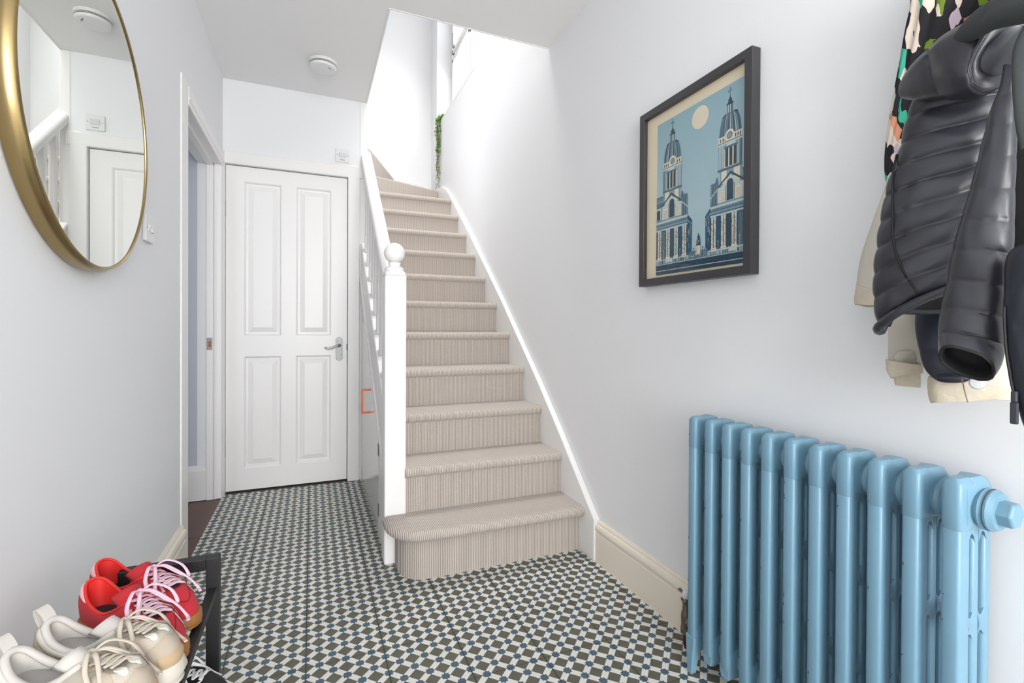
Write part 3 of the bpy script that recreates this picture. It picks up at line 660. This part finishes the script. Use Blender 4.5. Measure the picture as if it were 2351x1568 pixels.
# ------------------------------------------------------------------ shoes
def closed_spline(P, n): 
    m = len(P); out = []
    for i in range(m):
        a, b, c, d = (Vector(P[(i+k-1) % m]) for k in range(4))
        for k in range(n):
            t = k/n; out.append(.5*((2*b)+(-a+c)*t+(2*a-5*b+4*c-d)*t*t+(-a+3*b-3*c+d)*t**3))
    return out
class Shoe:
    """upper lofted from the sole outline to the collar; toe at +x, heel at -x, left/right = +y/-y"""
    def __init__(s, L=.29, chunky=False, hc=.070, w=1):
        s.L, s.ch = L, chunky
        k = L/.29
        out = [(-.145, 0), (-.132, .026), (-.09, .034), (-.03, .033), (.03, .041), (.075, .048), (.115, .040), (.137, .022), (.145, .002), (.137, -.018), (.112, -.033), (.07, -.041), (.03, -.037), (-.03, -.030), (-.09, -.031), (-.132, -.024)]
        s.N = 96
        s.S = [Vector((p.x*k, p.y*k*w, 0)) for p in closed_spline([(x, y, 0) for x, y in out], 6)]
        h = hc
        col = [(-.134, 0, h+.016), (-.126, .017, h+.010), (-.095, .026, h-.008), (-.05, .028, h-.016), (-.01, .027, h-.004), (.018, .022, h+.012), (.026, .010, h+.016), (.028, .003, h+.016), (.028, 0, h+.016), (.028, -.003, h+.016), (.026, -.010, h+.016), (.018, -.021, h+.012), (-.01, -.025, h-.004), (-.05, -.026, h-.016), (-.095, -.025, h-.008), (-.126, -.016, h+.010)]
        s.C = [Vector((p.x*k, p.y*k, p.z)) for p in closed_spline(col, 6)]
        s.zs = .034 if chunky else .024        # top of the sole
    def P(s, i, t, off=0):
        i %= s.N; i0 = int(i); f = i-i0
        a = s.S[i0].lerp(s.S[(i0+1) % s.N], f); c = s.C[i0].lerp(s.C[(i0+1) % s.N], f)
        fr = max(0, a.x/(s.L*.5)); front = min(1, max(0, (a.x+.01)/(.11)))
        ph = t*PI/2
        hor = 1-math.cos(ph)**.85; ver = math.sin(ph)
        tb = .050 if s.ch else .042                                     # toe box height
        zt = c.z-s.zs
        vv = (tb/zt*math.sin(min(1, t/.42)*PI/2)**.75)*(1-max(0, (t-.42)/.58)) + max(0, (t-.30)/.70)**1.15*(1) if t > .30 else tb/zt*math.sin(min(1, t/.42)*PI/2)**.75
        vv = min(vv, 1.0) if t < 1 else 1
        hh = (t**1.25)
        V = ver*(1-front)+vv*front; Hh = hor*(1-front)*1.0+hh*front
        bul = .006*math.sin(PI*t)*(1-front)
        p = Vector((a.x+(c.x-a.x)*Hh, a.y+(c.y-a.y)*Hh, s.zs+zt*V))
        n = Vector((a.x*.5, a.y, 0)).normalized()
        p += n*bul
        if off: 
            e = .02
            q = s.P(i, min(t+e, 1), 0)-s.P(i, max(t-e, 0), 0); r = s.P(i+.5, t, 0)-s.P(i-.5, t, 0)
            nn = q.cross(r)
            if nn.length > 0: p += nn.normalized()*off
        return p
    def patch(s, i0, i1, tf0, tf1, ni, nt, off):
        bm = bmesh.new(); rows = []
        for a in range(ni+1):
            f = a/ni; i = i0+(i1-i0)*f; t0 = tf0(f) if callable(tf0) else tf0; t1 = tf1(f) if callable(tf1) else tf1
            rows.append([s.P(i, t0+(t1-t0)*b/nt, off if 0 < a < ni and 0 < b < nt else off*.35) for b in range(nt+1)])
        rings(bm, rows, False, (False, False)); return bm
    def build(s, name, loc, ang, label, cat, mu, ms, ml, mlace, mtab, group=None, mover=None, mwhite=None, mtongue=None, bows=1):
        e = empty(name, loc, label, cat, group); e.rotation_euler = (0, 0, ang); N = s.N
        # flip so that the collar index order matches
        bm = bmesh.new(); rings(bm, [[s.P(i, t/18) for i in range(N)] for t in range(19)], True, (False, False)); obj('upper', bm, mu, e, smooth=True)
        # lining and insole
        bm = bmesh.new(); R = []
        for q, dz in ((0, 0), (.35, -.006), (.7, -.02), (.85, -.04)): R.append([Vector((c.x*(1-.05*q)-.004*q, c.y*(1-.10*q), max(s.zs+.012, c.z+dz*1.1))) for c in s.C])
        R.append([Vector((c.x*.95+.002, c.y*.95, s.zs+.010)) for c in s.C])
        rings(bm, R, True, (False, False)); obj('lining', bm, ml, e, smooth=True)
        bm = bmesh.new(); bm.faces.new([bm.verts.new((c.x*.95+.002, c.y*.96, s.zs+.014)) for c in s.C]); obj('insole', bm, mat('insole_'+name, '2a2326' if not s.ch else 'a9a6a2', .9), e)
        # padded collar edge
        bm = bmesh.new(); r = .0058 if s.ch else .0028; R = []
        for i in range(N):
            d = (s.C[(i+1) % N]-s.C[i-1]).normalized(); u = Vector((0, 0, 1)); a = d.cross(u).normalized()
            R.append([s.C[i]+a*r*math.cos(2*PI*k/8)+u*r*math.sin(2*PI*k/8) for k in range(8)])
        rings(bm, R+[R[0]], True, (False, False)); obj('collar', bm, ml, e, smooth=True)
        # sole
        bm = bmesh.new(); L = []
        kx = 1.0
        for z, g in ((0, -.003), (.003, .001), (s.zs*.5, .0035 if not s.ch else .006), (s.zs, .003 if not s.ch else .002), (s.zs+.004, -.001)):
            L.append([Vector((p.x+(math.copysign(g, p.x)*min(1, abs(p.x)/.1)), p.y+math.copysign(g, p.y)*min(1, abs(p.y)/.02), z+(.012*max(0, (p.x-.06)/.085)**2 if z < .01 else (.004*max(0, (p.x-.06)/.085)**2 if not s.ch else .012*max(0, (abs(p.x)-.06)/.085)**2)))) for p in s.S])
        rings(bm, L); obj('sole', bm, ms, e, smooth='auto')
        # tongue
        k = s.L/.29; hc = s.C[48].z
        bm = bmesh.new(); R = []
        for f in range(7):
            t = f/6; x = (.062-.062*t)*k; z = s.P(48, .62).z-.004+(hc+.020-s.P(48, .62).z)*t**.9; w_ = (.016+.008*t)*k
            R.append([Vector((x-.010*abs(q)**2*t, q*w_, z-.012*abs(q)**2.2)) for q in (-1, -.6, -.2, .2, .6, 1)]+[Vector((x-.008-.010*abs(q)**2*t, q*w_, z-.006-.012*abs(q)**2.2)) for q in (1, .6, .2, -.2, -.6, -1)])
        rings(bm, R); obj('tongue', bm, mtongue or mu, e, smooth=True)
        # throat gap with crossed laces
        rows = [(.93, .0165), (.82, .0170), (.71, .0175), (.60, .0175), (.50, .017)]
        ctr = [s.P(48, t, 0) for t, _ in rows]
        bm = bmesh.new(); R = []
        for (t, w_), p in zip([(1.0, .010)]+rows+[(.45, .008)], [s.P(48, .985, .0)]+ctr+[s.P(48, .455)]): R.append([p+Vector((0, q*w_*.62, .0022-.001*abs(q))) for q in (-1, -.5, 0, .5, 1)])
        rings(bm, R, False, (False, False)); obj('throat', bm, mat('throat_'+name, '2b2426' if not s.ch else '8d8880', .9), e)
        bm = bmesh.new(); fl = .45
        def lace(p, r=.0031): tube(bm, spline(p, 5), r, 8, flat=fl)
        for j, ((t, w_), p) in enumerate(zip(rows, ctr)):
            p = p+Vector((0, 0, .004)); dy = Vector((0, w_*1.05, -.004)); dx = Vector((.003, 0, 0))
            lace([p-dy, p+Vector((0, -w_*.4, .0035)), p+Vector((0, w_*.4, .0035)), p+dy])
            if j < 4:
                q = ctr[j+1]+Vector((0, 0, .004)); lace([p-dy*.95, (p+q)/2+Vector((0, 0, .002)), q+dy*.95], .0026); lace([p+dy*.95, (p+q)/2+Vector((0, 0, .003)), q-dy*.95], .0026)
        kn = s.P(48, 1)+Vector((.004, 0, .012))
        bmesh.ops.create_uvsphere(bm, u_segments=10, v_segments=8, radius=.0062, matrix=Matrix.Translation(kn))
        for sg in (-1, 1):
            lace([kn, kn+Vector((.012, sg*.016, .010)), kn+Vector((.030, sg*.034, -.004)), kn+Vector((.046, sg*.036, -.024)), kn+Vector((.040, sg*.022, -.014)), kn+Vector((.016, sg*.008, .003)), kn], .0032)
            lace([kn, kn+Vector((.020, sg*.010, .004)), kn+Vector((.050, sg*.030, -.022)), kn+Vector((.066, sg*.040, -.044)), kn+Vector((.080, sg*.034, -.046))], .003)
        obj('laces', bm, mlace, e, smooth=True)
        # eyestay edges
        return e
M['red'] = mat('red_suede', 'bd2732', .85, bump=.15, bscale=400, var=.12, vscale=30, sheen=.04)
M['redlin'] = mat('bright_red_lining', 'e02b26', .6)
M['gum'] = mat('gum_rubber', '96642f', .5, var=.1, vscale=20)
M['pinkl'] = mat('pale_pink_lace', 'e5c0d0', .8)
M['pinkt'] = mat('pale_pink_leather', 'e3b9bf', .5)
M['gold'] = mat('gold_foil', 'd9a03a', .35, .7)
M['beige'] = mat('beige_mesh', 'bdb4a6', .9, bump=.4, bscale=500, var=.08, vscale=30)
M['bsuede'] = mat('beige_suede', 'b4a797', .95, bump=.12, bscale=400, var=.08, vscale=25)
M['cream'] = mat('cream_leather', 'dcd7cd', .45)
M['blin'] = mat('pale_lining', 'cfcac4', .8)
M['bsole'] = mat('off_white_foam', 'd4cdc1', .6, var=.05)
M['btan'] = mat('tan_rubber', 'b79e7e', .6)
M['blace'] = mat('beige_lace', 'c9bfb0', .85)
def dress_red(sh, e):
    obj('heel_tab', sh.patch(-12, 12, lambda f: .86-.30*math.sin(PI*f)**.6, .985, 24, 6, .0016), M['pinkt'], e, smooth=True)
    for sd in (1, -1):                                # three slanted stripes and the toe overlay on each side
        for k in range(3):
            c0 = 28.5+k*3.6; a = (c0, c0+1.7)
            bm = bmesh.new(); rows = []
            for f in range(9):
                t = .06+.74*f/8; sh_ = 4.0*f/8
                rows.append([sh.P(sd*(i+sh_), t, .0014) for i in (a[0], (a[0]+a[1])/2, a[1])])
            rings(bm, rows, False, (False, False)); obj('side_stripe', bm, M['pinkt'], e, smooth=True)
        bm = bmesh.new(); p0 = sh.P(sd*24, .62, .0016); p1 = sh.P(sd*26.5, .62, .0016); p2 = sh.P(sd*25.2, .74, .0016); ax = (p1-p0).normalized(); ay = (p2-(p0+p1)/2).normalized()
        cc = (p0+p1)/2
        for an, ln in ((0, .009), (.75, .008), (-.75, .008)):
            d = ay*math.cos(an)+ax*math.sin(an); n_ = ax*math.cos(an)-ay*math.sin(an)
            bm.faces.new([bm.verts.new(cc+v) for v in (d*0, d*ln*.55+n_*.0022, d*ln, d*ln*.55-n_*.0022)])
        for q in (-.001, -.0028): bm.faces.new([bm.verts.new(cc+ax*u+ay*(q+w_)) for u, w_ in ((-.006, 0), (.006, 0), (.006, -.001), (-.006, -.001))])
        obj('gold_emblem', bm, M['gold'], e)
    bm = bmesh.new(); tube(bm, [sh.P(i, .50-.14*abs(i-48)/14, .0008) for i in range(34, 63)], .0010, 6); tube(bm, [sh.P(i, .20+.24*(abs(i-48)/11)**2, .0008) for i in range(38, 59)], .0008, 6); obj('toe_seam', bm, mat('red_seam', '8f1d26', .9), e, smooth=True)
    bm = bmesh.new()
    for sd in (1, -1): tube(bm, [sh.P(sd*(38.5+.8*k), .97-.10*k*.55, .0008) for k in range(8)], .0011, 6)
    obj('eyestay_seam', bm, bpy.data.materials['red_seam'], e, smooth=True)
def dress_beige(sh, e):
    for sd in (1, -1):
        obj('heel_overlay', sh.patch(sd*1, sd*17, .02, lambda f: .80-.55*f, 14, 6, .0022), M['bsuede'], e, smooth=True)
        obj('collar_overlay', sh.patch(sd*3, sd*24, lambda f: .62-.2*f, lambda f: .97-.05*f, 14, 5, .0018), M['cream'], e, smooth=True)
        obj('side_overlay', sh.patch(sd*24, sd*38, .03, lambda f: .30+.35*f, 12, 6, .0022), M['bsuede'], e, smooth=True)
        obj('eyestay', sh.patch(sd*33, sd*43.5, lambda f: .72-.12*f, .97, 12, 5, .0026), M['bsuede'], e, smooth=True)
        obj('vamp_window', sh.patch(sd*40, sd*45.8, lambda f: .40-.12*math.sin(PI*f)**.6, lambda f: .40+.12*math.sin(PI*f)**.6, 12, 5, .0024), M['cream'], e, smooth=True)
    obj('toe_guard', sh.patch(37, 59, .0, lambda f: .30-.14*abs(2*f-1), 24, 6, .0024), M['bsuede'], e, smooth=True)
    obj('sole_bumper', sh.patch(40, 56, -.0, .10, 18, 3, .005), M['btan'], e, smooth=True)
    bm = bmesh.new(); k = sh.L/.29
    p = Vector((-.137*k, 0, sh.C[0].z-.012)); R = []
    for a in range(15):
        th = -1.3+a/14*4.4; q = p+Vector((-.014*math.cos(th-.9)-.006, 0, .020*math.sin(th)+.012))
        R.append([q+Vector((0, y, 0)) for y in (-.009, .009)]+[q+Vector((.0016, y, .0006)) for y in (.009, -.009)])
    rings(bm, R); obj('pull_tab', bm, M['blin'], e, smooth='auto')
def place(toe, heel):
    d = Vector((toe[0]-heel[0], toe[1]-heel[1], 0)); return math.atan2(d.y, d.x), d.normalized()
sr_ = Shoe(.268, False, .074, .90)
def put(sh, toe, ang): d = Vector((math.cos(ang), math.sin(ang), 0)); p = Vector((toe[0], toe[1], RZ-.003))-d*sh.L*.5; return p
a1 = math.radians(-48)
e = sr_.build('red_trainer', put(sr_, (-.206, .942), a1), a1, 'nearer red suede trainer with pink laces, beside the beige shoes', 'shoe', M['red'], M['gum'], M['redlin'], M['pinkl'], M['pinkt'], 'pair of red trainers'); dress_red(sr_, e)
a2 = math.radians(-43)
e = sr_.build('red_trainer', put(sr_, (-.203, 1.042), a2), a2, 'farther red suede trainer with pink laces, beside the end of the rack', 'shoe', M['red'], M['gum'], M['redlin'], M['pinkl'], M['pinkt'], 'pair of red trainers'); dress_red(sr_, e)
sb_ = Shoe(.238, True, .068, 1.02)
a3 = math.radians(-31)
e = sb_.build('beige_trainer', put(sb_, (-.196, .893), a3), a3, 'chunky beige running shoe lying against the red trainers', 'shoe', M['beige'], M['bsole'], M['blin'], M['blace'], M['cream'], 'pair of beige running shoes', mtongue=M['blin']); dress_beige(sb_, e)
a4 = math.radians(-31)
e = sb_.build('beige_trainer', put(sb_, (-.212, .818), a4), a4, 'chunky beige running shoe nearest the camera, cut by the frame corner', 'shoe', M['beige'], M['bsole'], M['blin'], M['blace'], M['cream'], 'pair of beige running shoes', mtongue=M['blin']); dress_beige(sb_, e)
# black trainer on the tier below
sk_ = Shoe(.29, False, .072)
M['bk'] = mat('black_knit', '17171b', .8, bump=.2, bscale=400); M['wl'] = mat('white_rubber', 'e4e4e4', .5)
a5 = math.radians(-15)
KE = sk_.build('black_trainer', (-.285, 1.118, .252), a5, 'black trainer with white trim on the lower shelf of the rack', 'shoe', M['bk'], M['wl'], M['bk'], M['wl'], M['wl'])
obj('toe_trim', (lambda b: (tube(b, [sk_.P(i, .52-.1*abs(i-48)/14, .001) for i in range(36, 61)], .0018, 6), b)[1])(bmesh.new()), M['wl'], KE, smooth=True)

# ------------------------------------------------------------------ coats on the right wall
FH = at(2200, 450, .95); FH = Vector((FH.x, FH.y, 0)).normalized(); SR = Vector((FH.y, -FH.x, 0)); CA = FH.dot(Vector((FW.x, FW.y, 0)).normalized())   # towards the coats
def puffy(pts, xs, dr, N=0, q=.12, obl=0, nr=24, n=40, tilt=0, tiltb=None, caps=(True, True), wr=.0, pleat=None, seed=1, inset=0, pw=.5, backx=None, phase0=0):
    """padded tube that follows the given centres (photograph pixels set at real depth); w = half width, dr = depth / width"""
    C = [];  m = len(pts)
    for i, p in enumerate(pts):
        x = p[3] if len(p) > 3 else (xs[0]+(xs[1]-xs[0])*i/(m-1) if isinstance(xs, tuple) else xs)
        c = at(p[0], p[1], x); C.append((c, p[2]*c.dot(FW)/CF-inset))
    cs = spline([c for c, _ in C], nr); ws = [v.x for v in spline([w for _, w in C], nr)]
    M_ = len(cs); R = []; ln = [0]; pa = None
    for a, b in zip(cs, cs[1:]): ln.append(ln[-1]+(b-a).length)
    for i, c in enumerate(cs):
        d = (cs[min(i+1, M_-1)]-cs[max(i-1, 0)]).normalized(); a = d.cross(FH).normalized()
        if (pa is None and (a.dot(SR) < 0 or (abs(a.dot(SR)) < .3 and a.z < 0))) or (pa is not None and a.dot(pa) < 0): a = -a
        pa = a
        b = (-FH+d*FH.dot(d)).normalized(); w = max(ws[i]*(1-(1-CA)*abs(a.dot(SR))), .002); s = ln[i]/ln[-1]; ring = []
        dep = (dr(s) if callable(dr) else dr)*w
        for k in range(n):
            th = 2*PI*k/n; ct, st = math.cos(th), math.sin(th)
            f = 1
            if N:
                pr_ = abs(math.sin(PI*(N*s+obl*ct+phase0)))**pw; f = 1-q+q*pr_
                f += wr*(1-pr_)*noise.noise(Vector((th*5+seed, s*N*3, seed*3.1)))
                f += wr*.5*noise.noise(Vector((th*2.2+seed, s*N*1.3, seed)))
            if pleat: f += pleat[1]*math.cos(th*pleat[0]+pleat[2]*s+2*noise.noise(Vector((th, s*4, seed))))
            tl = tilt(s) if callable(tilt) else tilt
            tb = tl if tiltb is None else tiltb
            g = min(1, max(0, (st+.75)*2.2)); tt = tl*g+tb*(1-g)
            sup = math.copysign(abs(ct)**.85, ct); sus = math.copysign(abs(st)**.85, st)
            fo = f if N else f
            ring.append(c+a*w*sup*(1-(1-fo)*.35 if N else fo)+b*dep*sus*(1-(1-fo)*1.35 if N else fo)+Vector((0, 0, tt*w*ct)))
        R.append(ring)
    bm = bmesh.new(); rings(bm, R, True, caps); return bm, R
M['puff'] = mat('black_nylon', '2b2c33', .36, bump=.12, bscale=120, spec=.55)
M['pdark'] = mat('dark_lining', '090a0e', .7)
M['navyp'] = mat('navy_nylon', '171a26', .4, bump=.1, bscale=120)
M['char'] = mat('charcoal_canvas', '3a3e3f', .9, bump=.2, bscale=500)
M['denim'] = mat('cream_denim', 'cbc5b9', .9, bump=.25, bscale=600, var=.05, vscale=20)
M['denim2'] = mat('cream_denim_worn_hem', 'cbc1ae', .9, bump=.4, bscale=150, var=.16, vscale=60)
def floral():
    m = mat('floral_print_cloth', '15141a', .8); n = NT(m); tc = n.node('ShaderNodeTexCoord'); mp = n.node('ShaderNodeMapping'); mp.inputs['Scale'].default_value = (58, 78, 24)
    n.link(tc.outputs['Object'], mp.inputs[0]); nz = n.node('ShaderNodeTexNoise'); nz.inputs['Scale'].default_value = .7; n.link(mp.outputs[0], nz.inputs[0])
    ad = n.node('ShaderNodeVectorMath'); ad.operation = 'ADD'; n.link(mp.outputs[0], ad.inputs[0]); n.link(nz.outputs['Color'], ad.inputs[1])
    vo = n.node('ShaderNodeTexVoronoi'); vo.inputs['Scale'].default_value = 1.1; n.link(ad.outputs[0], vo.inputs[0])
    sx = n.node('ShaderNodeSeparateColor'); n.link(vo.outputs['Color'], sx.inputs[0]); r = n.node('ShaderNodeValToRGB'); r.color_ramp.interpolation = 'CONSTANT'
    st = [(0, '15141a'), (.40, 'e2d3c4'), (.62, '15141a'), (.74, '6f8a1f'), (.83, 'c9b7c4'), (.88, '3fb89a'), (.92, 'e09a78'), (.95, '15141a')]
    for k, (p_, c_) in enumerate(st):
        e_ = r.color_ramp.elements[k] if k < 2 else r.color_ramp.elements.new(p_)
        e_.position = p_; e_.color = lin(c_)
    n.link(sx.outputs[0], r.inputs[0]); n.link(r.outputs[0], n.b.inputs['Base Color']); return m
M['floral'] = floral()
def hang(name, loc, label, cat): return empty(name, loc, label, cat)
# floral garment against the wall
fg = hang('floral_dress', (1.12, .60, 1.36), 'black floral print dress hanging behind the padded jacket', 'dress')
bm, _ = puffy([(2206, -150, 16), (2205, -138, 60), (2200, -90, 104), (2186, -10, 98), (2156, 60, 80), (2126, 140, 62), (2102, 225, 54), (2076, 300, 40), (2056, 360, 26), (2042, 405, 11), (2040, 418, 5)], (1.10, 1.12), .36, pleat=(11, .10, 5), nr=10, n=96, seed=4)
child(obj('cloth', bm, M['floral'], smooth=True), fg)
# cream denim jacket
cj = hang('denim_jacket', (1.12, .58, .93), 'cream denim jacket showing below the black padded jacket, with a metal button', 'jacket')
bm, R = puffy([(2080, 300, 30), (2062, 420, 30), (2046, 510, 46), (2026, 600, 56), (2010, 680, 52), (2008, 695, 50)], (1.13, 1.10), .35, tilt=-.22, nr=8, n=40, pleat=(7, .02, 2), caps=(True, True)); child(obj('sleeve', bm, M['denim'], smooth=True), cj)
bm, R = puffy([(2012, 668, 53), (2006, 694, 51), (2006, 702, 49)], 1.099, .37, tilt=-.22, nr=6, n=40); child(obj('sleeve_hem', bm, M['denim2'], smooth=True), cj)
bm, R = puffy([(2090, 560, 52), (2088, 700, 53), (2082, 780, 46), (2077, 832, 41), (2080, 838, 40)], (1.12, 1.08), .42, nr=8, n=40, pleat=(6, .02, 2), tilt=-.1); child(obj('sleeve', bm, M['denim'], smooth=True), cj)
bm, R = puffy([(2075, 832, 46), (2076, 850, 45), (2082, 862, 42)], 1.078, .46, nr=6, n=40, tilt=-.18, pleat=(9, .02, 0)); child(obj('sleeve_hem', bm, M['denim2'], smooth=True), cj)
bm, R = puffy([(2082, 850, 33), (2083, 875, 33), (2084, 887, 31)], 1.085, .44, nr=6, n=30, tilt=-.12); child(obj('cuff', bm, M['denim2'], smooth=True), cj)
bm, R = puffy([(2232, 560, 100), (2230, 740, 100), (2228, 840, 97), (2227, 890, 96)], (1.12, 1.07), .30, nr=8, n=60, pleat=(5, .02, 2), tilt=-.05); child(obj('body', bm, M['denim'], smooth=True), cj)
bm, R = puffy([(2226, 878, 97), (2225, 890, 99), (2225, 912, 97), (2227, 921, 92)], 1.068, .31, nr=6, n=60, pleat=(8, .015, 0), tilt=-.06); child(obj('waistband', bm, M['denim2'], smooth=True), cj)
bp = at(2244, 879, 1.005); 
bm = bmesh.new(); lathe(bm, [(.0105, 0), (.0105, .003), (.009, .005), (.003, .006)], (0, 0, 0), 'z', 24)
rot = (-FH).to_track_quat('Z', 'Y').to_matrix().to_4x4(); bm.transform(Matrix.Translation(bp) @ rot); child(obj('button', bm, mat('silver_button', 'dcdcde', .35, .6), smooth='auto'), cj)
bm = bmesh.new(); tube(bm, [at(2209, 870, 1.012), at(2214, 895, 1.010), at(2222, 924, 1.012)], .0009, 6); child(obj('stitch_line', bm, mat('stitch', '8f8271', .9)), cj)
# black padded jacket
pj = hang('padded_jacket', (1.0, .5, .93), 'black quilted padded jacket hanging with its hood folded down and sleeve forward', 'jacket')
body = [(2215, 190, 104), (2196, 240, 122), (2186, 300, 130), (2176, 350, 138), (2166, 400, 144), (2158, 450, 150), (2150, 510, 152), (2144, 570, 154), (2142, 630, 152), (2144, 680, 146), (2146, 696, 144)]
bm, R = puffy(body, (.99, .97), .56, N=9.3, q=.17, pw=.36, obl=.0, tilt=lambda s: .12+.36*min(1, s*1.3), tiltb=-.12, caps=(True, False), wr=.11, nr=14, n=72, seed=2)
child(obj('body', bm, M['puff'], smooth=True), pj)
bm, R2 = puffy(body, (.99, .97), .56, tilt=lambda s: .12+.36*min(1, s*1.3), tiltb=-.12, caps=(True, False), nr=6, n=72, inset=.020); child(obj('lining', bm, M['pdark'], smooth=True), pj)
# hem binding that follows the open edge, and the slanting side seam
bm = bmesh.new(); hem = R[-1]; tube(bm, [p for p in hem]+[hem[0]], .0075, 8, (False, False)); child(obj('hem', bm, M['puff'], smooth=True), pj)
def on(R, s, th):
    i = s*(len(R)-1); r_ = R[int(i)]; k = (th/(2*PI)*len(r_)) % len(r_); return r_[int(k)]
bm = bmesh.new(); tube(bm, spline([on(R, .26+.62*f, PI*(.93-.36*f))+(-FH)*.004 for f in [k/7 for k in range(8)]], 4), .0016, 6); child(obj('side_seam', bm, M['pdark'], smooth=True), pj)
bm, _ = puffy([(2180, 715, 84), (2180, 750, 84), (2182, 800, 78), (2184, 840, 68), (2186, 862, 52), (2187, 872, 36)], (1.075, 1.03), .34, N=1.8, q=.10, wr=.03, nr=12, n=48, seed=6, tilt=-.03); child(obj('front_panel', bm, M['navyp'], smooth=True), pj)
hood = [(2070, 212, 8), (2080, 206, 24), (2104, 192, 42), (2142, 172, 60), (2190, 150, 80), (2240, 134, 96), (2282, 124, 100), (2302, 119, 90), (2310, 117, 62)]
bm, _ = puffy(hood, (.93, .90), .75, N=2.3, q=.14, obl=.10, wr=.09, nr=14, n=56, seed=9, pw=.4); child(obj('hood', bm, M['puff'], smooth=True), pj)
sleeve = [(2318, 150, 14), (2313, 200, 18), (2304, 255, 30), (2294, 330, 40), (2284, 400, 47), (2274, 465, 55), (2262, 540, 65), (2252, 600, 70), (2242, 670, 73), (2232, 735, 77, .868), (2229, 775, 78, .863), (2225, 806, 75, .852), (2220, 832, 67, .834)]
bm, R = puffy(sleeve, (.89, .865), .85, N=9.8, q=.15, pw=.3, obl=.14, wr=.07, nr=14, n=56, seed=3, tilt=-.30, caps=(True, False), phase0=.06); child(obj('sleeve', bm, M['puff'], smooth=True), pj)
r_ = R[-1]; cc = sum(r_, Vector())/len(r_)
r8 = R[-7]; ud = (sum(r8, Vector())/len(r8)-cc).normalized()
bm = bmesh.new(); rings(bm, [[cc+(p-cc)*q+ud*z for p in r_] for q, z in ((1, .002), (1.01, -.003), (.94, -.005), (.86, .0), (.82, .015), (.6, .03))], True, (False, True)); cf = child(obj('cuff', bm, M['pdark'], smooth=True), pj)
# charcoal parka behind and above
pk = hang('canvas_parka', (.95, .42, 1.2), 'charcoal canvas parka with hood edge above the padded jacket, at the frame corner', 'coat')
bm, _ = puffy([(2176, 118, 5), (2196, 96, 16), (2236, 62, 30), (2284, 32, 42), (2340, 12, 52), (2400, -2, 60), (2450, -10, 60)], (.90, .80), .6, N=2.2, q=.08, wr=.12, nr=12, n=40, seed=12); child(obj('hood_edge', bm, M['char'], smooth=True), pk)
bm, _ = puffy([(2372, 60, 24), (2350, 110, 24), (2342, 170, 19), (2344, 240, 17), (2352, 300, 18), (2364, 340, 20)], (.80, .78), .5, nr=8, n=24, seed=13); child(obj('placket', bm, M['char'], smooth=True), pk)
bm, _ = puffy([(2400, -120, 20), (2400, -105, 70), (2400, -70, 112), (2400, 20, 130), (2400, 200, 124), (2400, 400, 110), (2398, 600, 100), (2398, 700, 96)], (1.10, 1.08), .4, pleat=(5, .03, 3), nr=8, n=40); child(obj('body', bm, mat('black_canvas', '0c0d10', .9), smooth=True), pk)
# navy quilted jacket with a zip, cut by the right edge
nv = hang('navy_jacket', (.9, .4, .85), 'dark navy quilted jacket with a zip, cut by the right frame edge', 'jacket')
nb = [(2402, 560, 30), (2402, 566, 66), (2400, 590, 88), (2394, 660, 86), (2390, 740, 84), (2390, 820, 78), (2394, 890, 70), (2400, 950, 58), (2410, 1000, 48), (2420, 1040, 40)]
bm, R = puffy(nb, (.86, .84), .6, N=5, q=.08, obl=.1, wr=.1, nr=12, n=48, seed=15); child(obj('body', bm, M['navyp'], smooth=True), nv)
zl = [on(R, .40+.30*f, PI*.93)+(-FH)*.002 for f in [k/14 for k in range(15)]]
bm = bmesh.new(); tube(bm, zl, .0018, 6)
for p in zl[::1]: box(bm, p.x-.0013, p.x+.0013, p.y-.0013, p.y+.0013, p.z-.001, p.z+.001)
child(obj('zip', bm, M['black']), nv)
p = zl[-1]+(-FH)*.004; bm = bmesh.new(); box(bm, p.x-.003, p.x+.003, p.y-.003, p.y+.003, p.z-.010, p.z+.004); box(bm, p.x-.0022, p.x+.0022, p.y-.004, p.y+.004, p.z-.038, p.z-.010); child(obj('zip_puller', bm, mat('grey_puller', '34373d', .5), bevel=.0015), nv)

# ------------------------------------------------------------------ pieces that belong to one part rather than to the whole thing
def under(root, kids, host):
    hs = [c for c in root.children if c.name.split('.')[0] == host]
    for c in list(root.children):
        if c.name.split('.')[0] in kids and hs:
            cv = c.data.vertices[0].co if hasattr(c.data, 'vertices') and len(c.data.vertices) else Vector()
            h = min(hs, key=lambda q: min((v.co-cv).length for v in q.data.vertices))
            c.parent = h; c.matrix_parent_inverse = Matrix.Identity(4)
under(ST, ('newel_cap', 'newel_ball'), 'newel_post'); under(ST, ('string_moulding',), 'outer_string')
under(cb, ('pull_handle', 'hinge'), 'door_leaf'); under(sw, ('screw', 'rocker'), 'switch_plate'); under(sp, ('screw', 'spur_cover', 'marking'), 'switch_plate')
under(cj, ('waistband', 'button', 'stitch_line'), 'body'); under(cj, ('sleeve_hem', 'cuff'), 'sleeve')
under(pj, ('hem', 'side_seam', 'lining'), 'body'); under(pj, ('cuff',), 'sleeve'); under(nv, ('zip_puller',), 'zip')
under(sa, ('test_button',), 'cover'); under(ra, ('hex_plug', 'seal'), 'bush')
for r in [o for o in S.collection.objects if o.name.split('.')[0] in ('red_trainer', 'beige_trainer', 'black_trainer')]:
    under(r, ('insole', 'collar'), 'lining'); under(r, ('heel_tab', 'side_stripe', 'gold_emblem', 'toe_seam', 'eyestay_seam', 'heel_overlay', 'collar_overlay', 'side_overlay', 'eyestay', 'vamp_window', 'toe_guard', 'toe_trim', 'throat', 'pull_tab'), 'upper'); under(r, ('sole_bumper',), 'sole')
